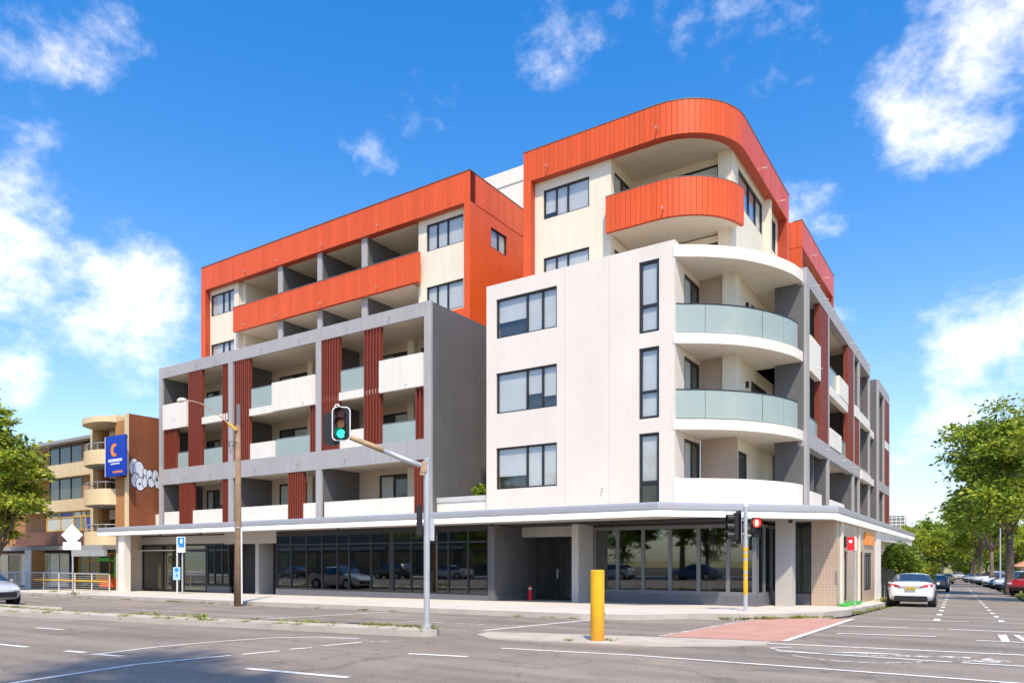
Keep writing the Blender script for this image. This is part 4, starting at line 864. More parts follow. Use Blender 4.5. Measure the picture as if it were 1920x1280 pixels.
for k in range(8): MB().tube([(-62,21.6,fz+.1+.125*k),(-41.2,21.6,fz+.1+.125*k)],.011,6).build('cable','galv',fence)
MB().tube([(-62,21.6,fz+1.02),(-41.2,21.6,fz+1.02)],.025,8).build('handrail','galv',fence)
# projecting blue sign
bb = root('projecting_sign', (-44.2,23.2,6.6), 'blue banner sign with an orange crescent fixed to the brick flats', 'sign')
MB().box(-44.95,-42.75,23.38,23.5,6.55,8.95).build('sign_panel','blue',bb); MB().box(-45.0,-44.952,23.37,23.51,6.55,8.95).build('sign_edge','white',bb)
cpts = []
for i in range(19): t = math.radians(50+260*i/18); cpts.append((-43.95+.40*math.cos(t), 8.10+.40*math.sin(t)))
for i in range(18,-1,-1): t = math.radians(70+220*i/18); cpts.append((-43.83+.2*math.cos(t), 8.10+.22*math.sin(t)))
MB().add([(x,23.377,z) for x,z in cpts],[tuple(range(len(cpts)))]).build('crescent_emblem','sign_orange',bb,fix=False)
b = MB(); x = -44.6
while x < -43.1: w = R.uniform(.06,.11); b.box(x,x+w,23.372,23.379,7.40,7.40+.17); x += w+.03
b.build('lettering','sign_text',bb); b = MB(); x = -44.35
while x < -43.35: w = R.uniform(.03,.06); b.box(x,x+w,23.372,23.379,7.24,7.24+.08); x += w+.02
b.build('lettering','sign_text',bb); b = MB(); x = -44.1
while x < -43.1: w = R.uniform(.05,.1); b.box(x,x+w,23.372,23.379,6.72,6.72+.13); x += w+.04
b.build('lettering','sign_orange',bb)
for z in (6.7,8.75): MB().box(-42.75,-43.5+.9,23.42,23.46,z,z+.06).build('bracket','black',bb)
MB().box(-43.6,-43.52,23.52,23.88,6.5,9.0).build('bracket','black',bb)

# ------------------------------------------------------------------ street furniture (local frames: x right, y away from the viewer)
def lroot(name, x, y, label, cat, dz=0., rz=TH, group=None): return root(name, (x,y,g(x,y)+dz), label, cat, group, rz, world=False)
def rrect(w, h, r, n=6):
    P = []
    for cx,cy,a in ((w/2-r,h/2-r,0),(-w/2+r,h/2-r,90),(-w/2+r,-h/2+r,180),(w/2-r,-h/2+r,270)):
        P += [(cx+r*math.cos(math.radians(a+90*i/n)), cy+r*math.sin(math.radians(a+90*i/n))) for i in range(n+1)]
    return P
def plate_xz(b, poly, y0, y1, cx=0, cz=0):
    n = len(poly); b.add([(cx+x,y0,cz+z) for x,z in poly]+[(cx+x,y1,cz+z) for x,z in poly],[tuple(range(n)),tuple(range(2*n-1,n-1,-1))]+[(i,n+i,n+(i+1)%n,(i+1)%n) for i in range(n)])
def disc(cx, cz, y, r, n=20): return MB().add([(cx+r*math.cos(6.2832*i/n),y,cz+r*math.sin(6.2832*i/n)) for i in range(n)],[tuple(range(n))])
def visor(cx, cz, y, r, ln, n=14):
    b = MB(); vs = []
    for i in range(n+1):
        t = math.radians(-35+250*i/n); c, s_ = math.cos(t)*r, math.sin(t)*r
        k = 1 if 20 < (-35+250*i/n) < 160 else .75
        vs += [(cx+c,y,cz+s_),(cx+c,y-ln*k,cz+s_)]
    b.add(vs,[(2*i,2*i+1,2*i+3,2*i+2) for i in range(n)]); return b
def head3(T, cx, cz, y, on=None, front=True, board=True, hw=.13):
    """three-aspect lantern; returns the housing"""
    hb_ = MB(); hb_.box(cx-hw,cx+hw,y,y+.16,cz-.35,cz+.35); H = hb_.build('lantern_housing','black',T,bevel=.03)
    if board:
        b = MB(); plate_xz(b, rrect(.375,.715,.10), y-.004, y+.012, cx, cz); b.build('target_board','black',H)
        if front:
            P = rrect(.41,.75,.11); Q = rrect(.365,.705,.09); n = len(P); b = MB()
            b.add([(cx+x,y-.009,cz+z) for x,z in P]+[(cx+x,y-.009,cz+z) for x,z in Q],[(i,(i+1)%n,n+(i+1)%n,n+i) for i in range(n)]); b.build('board_edge','white',H,fix=False)
    if front:
        for k,mm_ in enumerate(('red_lens','amber_lens','green_lamp_on')):
            z = cz+.22-.22*k; disc(cx,z,y-.03,.095).build('lens',mm_,H,fix=False); visor(cx,z,y-.01,.108,.2).build('visor','black',H,fix=False)
    return H
T = lroot('traffic_signal', -10.42, 12.39, 'traffic signal on a galvanised mast with rusty arm, green lit', 'traffic light', -.01)
MB().tube([(0,0,0),(0,0,3.72)],.068,14).build('mast','galv',T,smooth=False); MB().tube([(0,0,3.72),(0,0,3.76)],.075,14).build('mast_cap','galv',T)
MB().tube([(0,0,0),(0,0,.12)],.11,12).build('base_flange','galv',T)
MB().tube([(-.02,0,3.56),(-.55,.0,3.76),(-1.0,0,3.95)],[.062,.06,.058],12).build('arm','galv',T,smooth=True); MB().tube([(-.95,0,3.93),(-1.4,0,4.11),(-1.98,0,4.33)],[.066,.06,.05],12).build('arm_sleeve','rust',T,smooth=True)
MB().tube([(-.05,-.09,3.5),(-.05,.09,3.5)],.07,10).build('arm_clamp','rust',T); MB().tube([(-.08,-.0,3.38),(-.02,0,3.68)],.085,10).build('arm_clamp','rust',T)
head3(T,-1.86,4.50,-.10)
hk = MB(); hk.tube([(-1.95+.05*math.cos(t),-.1,4.87+.05*math.sin(t)) for t in [math.pi*i/8 for i in range(9)]],.015,6); hk.build('lifting_eye','white',T)
head3(T,-2.15,4.44,.2,front=False)
head3(T,-.17,2.40,.0,front=False,board=False,hw=.06); MB().box(-.26,-.05,.12,.2,2.3,2.36).build('bracket','galv',T); MB().box(.02,.16,.04,.1,1.95,2.45).build('controller_box','galv',T)
T = lroot('pedestrian_signal', -6.13, 21.85, 'pedestrian signal post with yellow bands at the corner, red figure lit', 'traffic light', -.01)
MB().tube([(0,0,0),(0,0,3.1)],.062,14).build('post','galv',T); MB().tube([(0,0,3.1),(0,0,3.2)],.07,14).build('post_cap','white',T)
for z0,z1 in ((.50,.98),(1.02,1.12),(1.2,1.50),(1.58,1.72),(1.78,1.9)): MB().tube([(0,0,z0),(0,0,z1)],.0655,14).build('yellow_band','yellow',T)
P2 = MB(); P2.box(.17,.44,-.06,.12,2.2,2.78); H = P2.build('walk_housing','black',T,bevel=.03)
disc(.30,2.62,-.085,.125).build('red_lamp','red_lamp_on',H,fix=False); fg = MB(); fg.add([(.30+x,-.092,2.62+z) for x,z in ((0,.085),(.03,.06),(.045,.0),(.03,-.06),(0,-.09),(-.03,-.06),(-.045,0),(-.03,.06))],[tuple(range(8))]); fg.build('standing_figure','figure_lamp',H,fix=False)
disc(.30,2.34,-.085,.11).build('green_lens','black',H,fix=False); visor(.30,2.62,-.06,.14,.16).build('visor','black',H,fix=False); visor(.30,2.34,-.06,.13,.16).build('visor','black',H,fix=False)
for z in (2.25,2.75): MB().tube([(0,0,z),(.3,.02,z)],.018,6).build('bracket','galv',T)
H = MB().box(-.36,-.22,-.12,.14,2.08,2.92).build('lantern_housing','black',T,bevel=.03)
for z in (2.76,2.5,2.24): MB().tube([(-.36,0,z),(-.56,0,z)],[.115,.12],12,cap=False).build('visor','black',H)
bq = MB(); bq.box(-.215,-.20,-.24,.24,2.0,2.98); bq.build('target_board','black',H); MB().box(-.20,-.19,-.25,.25,1.99,2.99).build('board_edge','galv',H)
for z in (2.3,2.7): MB().tube([(0,0,z),(-.25,0,z)],.018,6).build('bracket','galv',T)
Tb = lroot('bollard', -6.66, 13.22, 'thick yellow bollard on the low concrete island', 'bollard', -.125)
b = MB(); b.tube([(0,0,0),(0,0,1.40),(0,0,1.43),(0,0,1.435)],[.142,.142,.136,.11],24); b.build('bollard_post','yellow',Tb,smooth=False)
MB().tube([(0,0,-.01),(0,0,.015)],[.30,.24],20).build('dirt_collar','kerb',Tb); MB().tube([(.13,.02,.55),(.155,.02,.55)],.02,8).build('bolt','black',Tb)
Tb = lroot('power_pole', -24.23, 17.62, 'weathered timber power pole carrying a curved street lamp arm', 'street lamp', -.16)
MB().tube([(0,0,0),(0,0,2.6),(0,0,6.95)],[.155,.125,.092],14).build('timber_pole','timber',Tb,smooth=True)
MB().tube([(.02,.0,6.0),(.02,.0,7.75)],.075,10).build('steel_riser','frame_grey',Tb); MB().tube([(.16,-.03,.1),(.14,-.03,3.0)],.03,8).build('conduit','white',Tb)
ap = [(-.05,-.1,6.78),(-.35,-.15,7.02),(-.62,-.2,7.26),(-.95,-.25,7.52),(-1.25,-.3,7.70),(-1.55,-.35,7.79),(-1.85,-.4,7.83)]
MB().tube(ap,[.034,.03,.024,.022,.021,.02,.02],8).build('lamp_arm','rust',Tb,smooth=True); MB().tube([(-.02,-.1,6.74),(-.32,-.15,7.0)],.058,8).build('arm_sleeve','ochre',Tb)
MB().tube([(-1.8,-.4,7.83),(-1.9,-.4,7.84),(-2.02,-.4,7.83),(-2.12,-.4,7.80),(-2.16,-.4,7.79)],[.03,.075,.095,.07,.02],10).build('lamp_head','cream',Tb,smooth=True)
MB().tube([(0,-.12,6.3),(-.35,-.14,6.3),(-.3,-.14,6.15),(-.05,-.12,6.15)],.012,6).build('cable_bracket','black',Tb); MB().tube([(-.3,-.14,6.3),(-.24,-.14,5.85),(-.1,-.13,6.25)],.012,6).build('cable_bracket','black',Tb)
for z in (.5,.7,1.1,1.35,2.4): MB().tube([(-.13,-.06,z),(-.17,-.08,z)],.025,6).build('step_bolt','black',Tb)
MB().tube([(0,0,3.0),(0,0,3.05)],.142,14).build('strap','galv',Tb)
T = lroot('road_sign', -38.89, 18.6, 'blank grey back of a diamond road sign with plate below', 'road sign', 0)
MB().tube([(0,0,0),(0,0,2.6)],.04,10).build('post','galv',T); 
b = MB(); plate_xz(b,[(0,.56),(.55,0),(0,-.56),(-.55,0)],-.06,-.045,0,3.0); b.build('diamond_plate','white',T); b = MB(); plate_xz(b,rrect(.92,.4,.05),-.075,-.062,0,2.45); b.build('lower_plate','white',T)
for z in (2.36,2.44,2.54): MB().box(-.4,.4,-.08,-.076,z,z+.018).build('plate_line','galv',T)
T = lroot('parking_sign', -34.07, 21.27, 'slim post with two small blue parking signs before the shop', 'road sign', 0)
MB().tube([(-.02,0,0),(-.02,0,2.85)],.03,8).build('post','white',T); MB().tube([(.20,.1,0),(.20,.1,2.1)],.045,8).build('post','galv',T)
b = MB(); plate_xz(b,rrect(.42,.78,.03),-.05,-.04,.2,2.47); b.build('sign_plate','white',T); b = MB(); plate_xz(b,rrect(.34,.5,.02),-.058,-.052,.2,2.58); b.build('blue_field','sign_blue',T)
b = MB(); plate_xz(b,[(.0,.16),(.07,.05),(.05,-.08),(0,-.12),(-.06,-.06),(-.07,.05)],-.064,-.06,.22,2.63); b.build('white_symbol','white',T); b = MB(); plate_xz(b,[(-.1,.0),(-.06,.0),(.0,-.1),(-.03,-.1)],-.064,-.06,.14,2.45); b.build('white_symbol','white',T)
b = MB(); plate_xz(b,rrect(.36,.64,.03),-.05,-.04,-.02,1.03); b.build('sign_plate','pale_blue',T); b = MB(); plate_xz(b,blob(0,.18,.1,.1),-.056,-.051,-.02,1.03); b.build('blue_symbol','sign_blue',T); MB().box(-.06,.02,-.056,-.051,.86,1.0).build('blue_symbol','sign_blue',T)
T = lroot('stop_sign', -4.05, 27.9, 'thin post with a bright red sign seen edge on at the corner', 'road sign', 0, TH-.5)
MB().tube([(0,0,0),(0,0,2.5)],.028,8).build('post','galv',T); MB().box(-.24,.0,-.05,-.035,2.0,2.46).build('sign_plate','sign_red',T); MB().box(.0,.06,-.05,-.03,1.99,2.47).build('plate_edge','white',T)
MB().box(-.18,-.08,-.056,-.051,2.26,2.36).build('white_symbol','white',T)
T = lroot('warning_post', -15.8, 25.3, 'short red post with a white band by the entrance door', 'bollard', 0)
MB().tube([(0,0,0),(0,0,.03),(0,0,.45),(0,0,.52),(0,0,.60)],[.12,.1,.07,.05,.04],14).build('post_body','sign_red',T); MB().tube([(0,0,.44),(0,0,.52)],[.074,.062],14).build('white_band','white',T)

# ------------------------------------------------------------------ cars
def make_car(name, paintcol, kind, label, cat='car', group=None):
    T = root(name, (0,0,0), label, cat, group, 0., world=False)
    pm = name+'_'+kind+str(len(MAT)); mat(pm, paintcol, .28, var=.02, coat=.9, spec=.6)
    hl = 2.28; W_ = .90
    # station: y (rear -), bottom, shoulder z, top z, half width, half width at top, glass flag for side, cabin flag
    if kind == 'sedan': top = [(-2.28,.42,.80,.86,.74,.60),(-2.22,.30,.95,1.00,.80,.64),(-1.95,.22,.99,1.055,.86,.66),(-1.62,.2,.98,1.09,.885,.66),(-.95,.18,.96,1.40,.90,.60),(-.35,.18,.94,1.455,.905,.60),(.25,.18,.92,1.42,.905,.60),(1.0,.18,.90,1.0,.895,.70),(1.5,.19,.86,.93,.88,.68),(2.0,.22,.78,.84,.83,.62),(2.25,.3,.66,.70,.72,.5)]; gi = (3,4,6,7)
    elif kind == 'hatch': top = [(-2.08,.42,.85,.92,.74,.62),(-2.02,.30,.98,1.04,.82,.66),(-1.90,.22,1.0,1.10,.86,.66),(-1.45,.2,.99,1.42,.885,.60),(-.9,.18,.97,1.48,.90,.61),(-.3,.18,.95,1.50,.905,.61),(.3,.18,.93,1.45,.905,.60),(1.1,.18,.92,1.02,.895,.70),(1.5,.19,.88,.95,.88,.68),(1.95,.22,.8,.86,.83,.62),(2.15,.3,.66,.72,.72,.5)]; gi = (2,3,6,7)
    else: top = [(-2.3,.45,.95,1.02,.78,.66),(-2.26,.34,1.08,1.15,.86,.70),(-2.16,.28,1.1,1.22,.90,.72),(-1.85,.26,1.1,1.66,.92,.66),(-1.0,.25,1.08,1.72,.93,.67),(-.2,.25,1.06,1.72,.93,.67),(.45,.25,1.05,1.66,.93,.66),(1.15,.25,1.04,1.14,.92,.74),(1.6,.26,1.0,1.07,.90,.72),(2.1,.3,.9,.97,.86,.66),(2.3,.38,.74,.8,.76,.56)]; gi = (2,3,6,7)
    rings = []
    for (y,zb,zs,zt,w,wt) in top:
        cab = zt-zs > .18
        half = [(0,zb),(w*.86,zb),(w*.97,zb+.12),(w,zb+.55*(zs-zb)),(w*.965,zs),(wt+(.05 if cab else .10),zt-(.07 if cab else .03)),(wt*.72,zt),(0,zt+.012)]
        ring = [(-x,y,z) for x,z in half[:0:-1]]+[(x,y,z) for x,z in half]
        # ring runs left-top -> left-bottom... keep a closed loop of 14 points
        left = [(-x,y,z) for x,z in half[1:-1]]
        ring = [(half[0][0],y,half[0][1])]+[(x,y,z) for x,z in half[1:-1]]+[(0,y,half[-1][1])]+left[::-1]
        rings.append(ring)
    n = len(rings[0]); body = MB(); glass = MB(); V = [p for r in rings for p in r]
    def isglass(i, j):
        a,b_,c_,d_ = gi
        jj = j if j < 7 else 13-j
        if jj == 4 and a < i+.5 < d_: return True                # side windows
        if jj in (5,6) and (i == a or i == c_): return True      # rear and front screens
        return False
    fb = []; fg = []
    for i in range(len(rings)-1):
        for j in range(n):
            f = (i*n+j, i*n+(j+1)%n, (i+1)*n+(j+1)%n, (i+1)*n+j); (fg if isglass(i,j) else fb).append(f)
    fb += [tuple(range(n-1,-1,-1)), tuple((len(rings)-1)*n+j for j in range(n))]
    body.add(V, fb); bo = body.build('body', pm, T, smooth=True, fix=True); mdl = bo.modifiers.new('s','SUBSURF'); mdl.levels = mdl.render_levels = 1
    glass.add(V, fg)
    go = glass.build('windows', 'car_glass', T, smooth=False)
    bm = bmesh.new(); bm.from_mesh(go.data); bmesh.ops.delete(bm, geom=[v for v in bm.verts if not v.link_faces], context='VERTS')
    bmesh.ops.recalc_face_normals(bm, faces=bm.faces)
    bm.to_mesh(go.data); bm.free()
    yr = top[0][0]; zs = top[1][2]; low = .2 if kind != 'suv' else .3
    for sx in (-1,1):
        for y in (-1.36,1.36):
            MB().tube([(sx*.62,y,.33),(sx*.915,y,.33)],.385,20).build('wheel_arch','tyre',T)
            wo = MB().tube([(sx*.66,y,.325),(sx*.90,y,.325),(sx*.925,y,.325)],[.325,.325,.29],22).build('wheel','tyre',T)
            MB().tube([(sx*.926,y,.325),(sx*.935,y,.325)],[.215,.20],16).build('rim','alloy',wo)
        b = MB(); b.add([(sx*.36,yr-.045,zs-.10),(sx*.78,yr+.06,zs-.12),(sx*.84,yr+.22,zs-.03),(sx*.80,yr+.10,zs+.035),(sx*.52,yr-.02,zs-.0),(sx*.36,yr-.045,zs-.06)],[tuple(range(6))]); b.add([(p[0],p[1]+.06,p[2]) for p in b.v[:6]],[tuple(range(6))]); b.f += [(i,(i+1)%6,6+(i+1)%6,6+i) for i in range(6)]; b.mi += [0]*6
        b.build('tail_light','tail_red',T)
        yf = top[-1][0]; b = MB(); b.box(sx*.42 if sx>0 else -.72, .72 if sx>0 else -.42, yf-.22, yf-.02, .60 if kind!='suv' else .72, .72 if kind!='suv' else .86); b.build('headlight','headlamp',T,bevel=.03)
        MB().box(min(sx*.90,sx*1.03),max(sx*.90,sx*1.03),.62,.74,.93,1.05).build('mirror',pm,T,bevel=.03)
    MB().box(-.62,.62,yr-.035,yr+.25,low+.04,low+.27).build('rear_bumper','black',T,bevel=.03)
    pz = .74 if kind != 'suv' else .85
    MB().box(-.20,.20,yr-.055,yr-.02,pz-.02,pz+.11).build('number_plate','plate_yellow',T)
    MB().box(-.46,.46,yr-.05,yr-.02,pz+.13,pz+.165).build('trim_strip','alloy',T)
    MB().box(-.6,.6,top[-1][0]-.1,top[-1][0]+.03,.34,.56).build('grille','black',T,bevel=.03)
    return T
def put(T, x, y, rz, dz=-.15): T.location = (x,y,g(x,y)+dz); T.rotation_euler = (math.atan2(g(x,y+2)-g(x,y-2),4) if abs(rz) < .5 else 0, 0, rz)
def dup(Tr, label, group, mats=None):
    r = Tr.copy(); COL.objects.link(r); r['label'] = label; r['group'] = group
    for ch in list(Tr.children):
        c = ch.copy(); COL.objects.link(c); c.parent = r
        if mats and ch.name.split('.')[0] in ('body','mirror'):
            c.data = ch.data.copy(); c.data.materials.clear(); c.data.materials.append(mats)
        for q in ch.children: d = q.copy(); COL.objects.link(d); d.parent = c
    return r
GL = 'cars parked along the left kerb'; GR = 'cars parked beyond the verge at right'; GB = 'cars parked across the road behind the viewer'
w1 = make_car('parked_car',(.80,.80,.82),'sedan','white sedan parked by the hedge, nearest car on the side street',group=GL); put(w1,-3.02,37.3,.04)
plate = bpy.data.curves.new('plate_text','FONT'); plate.body = 'JC 63'; plate.size = .13; plate.align_x = 'CENTER'
po = bpy.data.objects.new('plate_text', plate); COL.objects.link(po); dg = bpy.context.evaluated_depsgraph_get(); me = bpy.data.meshes.new_from_object(po.evaluated_get(dg)); bpy.data.objects.remove(po)
me.materials.clear(); me.materials.append(MAT['dark_text']); npl = [c for c in w1.children if c.name.startswith('number_plate')][0]
t = bpy.data.objects.new('plate_text', me); COL.objects.link(t); t.parent = npl; t.location = (0,-2.28-.06,.74+.0); t.rotation_euler = (math.pi/2,0,0)
w2 = make_car('parked_car',(.09,.10,.12),'hatch','dark grey hatchback parked just ahead of the white sedan',group=GL); put(w2,-4.15,74.5,.05)
w3 = make_car('four_wheel_drive',(.55,.56,.58),'suv','silver four wheel drive driving away in the far street'); put(w3,-6.0,178,.04)
def cm(nm, c): return mat('car_'+nm, c, .28, var=.02, coat=.9, spec=.6)
black = cm('black',(.015,.015,.017)); yel = cm('yellow',(.65,.48,.02)); red = cm('red',(.35,.01,.012)); whi = cm('white',(.78,.78,.8)); sil = cm('silver',(.50,.51,.53)); blu = cm('blue',(.03,.06,.16))
c = dup(w2,'black hatchback parked ahead of the dark grey one',GL,black); put(c,-4.95,92,.05)
c = dup(w1,'white car half hidden beyond the black hatchback',GL,whi); put(c,-5.4,104,.05)
c = dup(w2,'yellow hatchback parked far along the left kerb',GL,yel); put(c,-5.7,122,.05)
c = dup(w1,'silver sedan farthest along the left kerb',GL,sil); put(c,-6.6,138,.05)
sv = dup(w3,'red four wheel drive at the right edge of the photo',GR,red); put(sv,2.55,62,2.6,-.02)
for i,(nm,src,pm_,x,y,rz) in enumerate((('silver car parked behind the thick tree trunk',w2,sil,2.35,70,2.5),('white wagon with roof rails right of the thick trunk',w3,whi,1.9,78,2.5),('dark blue car between the two street tree trunks',w1,blu,1.35,88,2.5),('white hatchback parked left of the blue car',w2,whi,.75,98,2.5),('white four wheel drive among the far parked row',w3,whi,-.1,112,2.4),('silver hatchback among the far parked row',w2,sil,-1.1,126,2.4),('white sedan at the far end of the right hand row',w1,whi,-2.2,142,2.4),('black hatchback at the far end of the right hand row',w2,black,-2.9,156,2.4))):
    c = dup(src,nm,GR,pm_); put(c,x,y,rz,-.02)
c = dup(w1,'silver car nosing into view at the left edge','cars on the main road',sil); put(c,-35.7,13.3,-math.pi/2-.03,-.15)
bg_cars = [('white van like four wheel drive parked across the road',w3,whi,-78,-11.5),('dark sedan parked across the road',w1,black,-70,-11.5),('white hatchback parked across the road',w2,whi,-62,-11.5),('black four wheel drive parked across the road',w3,black,-54,-11.5),('silver sedan parked across the road',w1,sil,-46,-11.5),('red hatchback parked across the road',w2,red,-38,-11.5),('silver hatchback parked across the road',w2,sil,-30,-11.5),('blue sedan parked across the road',w1,blu,-22,-11.5)]
for nm,src,pm_,x,y in bg_cars: c = dup(src,nm,GB,pm_); put(c,x,y,math.pi/2,-.15)

# ------------------------------------------------------------------ trees
def leaves(name, C, L_, W2, m, parent, up=.5, seed=1):
    rs = np.random.RandomState(seed); n = len(C)
    a = rs.normal(size=(n,3)); a[:,2] *= .45; a /= np.linalg.norm(a,axis=1)[:,None]
    q = rs.normal(size=(n,3)); q[:,2] += up; b = np.cross(a,q); b /= np.linalg.norm(b,axis=1)[:,None]+1e-9
    s = rs.uniform(.6,1.35,size=(n,1)); A = a*L_*s; Bv = b*W2*s
    droop = np.zeros((n,3)); droop[:,2] = -L_*.25*s[:,0]
    V = np.stack([C-A, C+Bv, C+A+droop, C-Bv],1).reshape(-1,3).astype(np.float32)
    me = bpy.data.meshes.new(name); me.vertices.add(4*n); me.vertices.foreach_set('co', V.ravel()); me.loops.add(4*n); me.loops.foreach_set('vertex_index', np.arange(4*n,dtype=np.int32))
    me.polygons.add(n); me.polygons.foreach_set('loop_start', np.arange(0,4*n,4,dtype=np.int32)); me.polygons.foreach_set('loop_total', np.full(n,4,dtype=np.int32)); me.update(calc_edges=True)
    ms = m if isinstance(m,(list,tuple)) else [m]
    for k in ms: me.materials.append(MAT[k])
    if len(ms) > 1: me.polygons.foreach_set('material_index', rs.choice(len(ms), size=n, p=None).astype(np.int32))
    o = bpy.data.objects.new(name, me); link(o, parent); return o
def make_tree(name, label, h, cz, rx, rz_, nclump, per, m, trunk_r=.25, leaf=.14, fork=.3, group=None, seed=1, spread=.16, flat=.45, lean=(0,0), shell=.45, cat='tree'):
    T = root(name, (0,0,0), label, cat, group, 0., world=False); r = random.Random(seed); rs = np.random.RandomState(seed)
    cl = []
    # lobes: a handful of big masses, clumps gather round them so the outline is uneven with gaps
    lobes = []
    for _ in range(9):
        t = r.uniform(0,6.283); e = r.uniform(-.7,1.0); k = r.uniform(.45,.80); lobes.append((lean[0]+math.cos(t)*rx*k*math.sqrt(max(.1,1-e*e*.6)), lean[1]+math.sin(t)*rx*k*math.sqrt(max(.1,1-e*e*.6)), cz+e*rz_*.62, r.uniform(.30,.48)))
    lobes.append((lean[0],lean[1],cz+rz_*.3,.5))
    while len(cl) < nclump:
        lx,ly,lz,lr = r.choice(lobes); v = Vector((r.gauss(0,1),r.gauss(0,1),r.gauss(0,1))).normalized()*(r.random()**shell)
        cl.append(Vector((lx+v.x*rx*lr, ly+v.y*rx*lr, lz+v.z*rz_*lr*1.05)))
    b = MB(); fz = h*fork
    b.tube([(0,0,-.2),(0,0,.15),(lean[0]*.1,lean[1]*.1,fz*.6),(lean[0]*.2,lean[1]*.2,fz)],[trunk_r*1.5,trunk_r*1.1,trunk_r*.9,trunk_r*.8],12)
    b.build('trunk','bark',T,smooth=True); lm = MB(); base = Vector((lean[0]*.2,lean[1]*.2,fz-.1))
    for i,(lx,ly,lz,lr) in enumerate(lobes):
        tip = Vector((lx,ly,lz)); mid = base.lerp(tip,.5)+Vector((r.gauss(0,.2),r.gauss(0,.2),-abs(r.gauss(0,.3)))); lm.tube([base,base.lerp(mid,.5)+Vector((0,0,.2)),mid,tip],[trunk_r*.5,trunk_r*.36,trunk_r*.24,trunk_r*.08],7)
        for c in r.sample(cl,min(7,len(cl))):
            if (c-tip).length < rx*.7: q = mid.lerp(tip,.6); lm.tube([q,q.lerp(c,.6)+Vector((0,0,.1)),c],[trunk_r*.16,trunk_r*.09,.012],5,cap=False)
    lm.build('limbs','bark',T,smooth=True)
    pts = []
    for c in cl:
        s = r.uniform(.7,1.3)*spread*rx; k = int(per*r.uniform(.6,1.4)); p = rs.normal(size=(k,3))*np.array([s,s,s*flat])+np.array(c); p[:,2] -= (np.abs(p[:,0]-c.x)+np.abs(p[:,1]-c.y))*.25
        pts.append(p)
    leaves('crown', np.concatenate(pts), leaf, leaf*.42, m, T, seed=seed); return T
def put_t(T, x, y, rz=0., s=1., dz=0.): T.location = (x,y,g(x,y)+dz); T.rotation_euler = (0,0,rz); T.scale = (s,s,s)
GT = 'street trees on the right hand verge'; GF = 'trees along the far end of the side street'
t1 = make_tree('street_tree','large leafy street tree with the thick trunk at right',13.5,9.0,5.2,5.2,300,105,['leaf_mid','leaf_mid','leaf_light','leaf_dark'],.30,.17,.33,GT,3,.10,.42); put_t(t1,1.0,66.5,.3)
t0 = make_tree('street_tree','nearest street tree whose branches reach in at the right edge',12,8.2,3.6,4.2,150,100,['leaf_mid','leaf_light','leaf_light'],.24,.15,.33,GT,5,.11,.42); put_t(t0,4.3,48.0,0)
tL = make_tree('street_tree','leafy tree at the left edge in front of the brick flats',12,6.4,3.5,6.0,300,95,['leaf_mid','leaf_light','leaf_light','leaf_dark'],.22,.16,.16,None,8,.10,.45); put_t(tL,-49.6,19.4,2.2)
t2 = make_tree('street_tree','pale trunked street tree behind the thick trunk',11,7.6,4.2,4.0,200,110,['leaf_mid','leaf_light'],.24,.2,.35,GT,11,.12,.45); put_t(t2,-.2,98,0)
def dup_t(src, name, label, x, y, rz, s, group):
    c = dup(src, label, group); c.name = name; put_t(c,x,y,rz,s); return c
dup_t(t2,'street_tree','slender street tree farther along the right verge',-1.5,117,1.9,1.0,GT)
dup_t(t1,'street_tree','far street tree standing past the parked row',-2.6,140,2.2,.85,GT)
d1 = make_tree('background_tree','dense dark green tree behind the hedge on the left of the side street',9.5,5.9,4.0,3.8,200,120,['leaf_dark','leaf_dark','leaf_mid'],.25,.24,.3,GF,21,.13,.6,shell=.35); put_t(d1,-9.6,100,0,.60)
d2 = make_tree('background_tree','yellow green spreading tree above the hedge in the distance',10,7.6,5.0,2.6,200,110,['leaf_light','leaf_mid'],.25,.24,.4,GF,22,.12,.5); put_t(d2,-9.2,128,0,.84)
dup_t(d1,'background_tree','dark tree standing left of the spreading yellow green tree',-11.5,112,1.1,.66,GF); dup_t(d1,'background_tree','dark tree over the far parked cars on the left',-8.4,158,2.1,1.2,GF)
dup_t(d2,'background_tree','light green tree close to the street end',-9.8,190,2.0,1.0,GF); dup_t(d1,'background_tree','tall tree closing the far end of the street',-5.0,235,.4,1.5,GF); dup_t(d2,'background_tree','broad tree closing the street behind the driving car',-12.5,245,.9,1.5,GF); dup_t(d1,'background_tree','dark tree beyond the right verge row',1.0,210,3.0,1.4,GF)
dup_t(d1,'background_tree','rounded dark tree far right beyond the car park',7.0,190,3.6,1.3,GF); dup_t(d2,'background_tree','light tree glimpsed between the right verge trunks',3.0,165,4.0,1.0,GF)
hb_ = make_tree('hedge_bush','dense rounded green bush behind the white sedan',2.9,1.45,1.55,1.5,230,90,['leaf_dark','leaf_mid','leaf_dark'],.08,.085,.25,None,31,.13,.7,shell=.3,cat='bush'); put_t(hb_,-4.75,47.5)
yb_ = make_tree('hedge_bush','yellow green bush beyond the rounded green one',2.9,1.5,1.5,1.2,150,80,['leaf_yellow','leaf_light'],.08,.10,.25,None,32,.14,.6,shell=.35,cat='bush'); put_t(yb_,-5.4,66)
# planting in the courtyard gap
cp = make_tree('potted_plant','dark spiky plant above the courtyard wall beside the tiles',.9,.5,.5,.35,26,30,['leaf_dark','leaf_mid'],.03,.10,.3,None,41,.2,.6,cat='plant'); cp.location = (-19.0,26.6,4.1)
cp2 = dup(cp,'small green sprig showing at the tiled wall edge higher up','courtyard plants'); cp2.location = (-18.45,27.6,7.2); cp2.scale = (.7,.7,1.6)
cp3 = dup(cp,'green plant at the white upstand beside the brick blade wall','courtyard plants'); cp3.location = (-43.0,26.4,4.2); cp3.scale = (.8,.8,1.3)
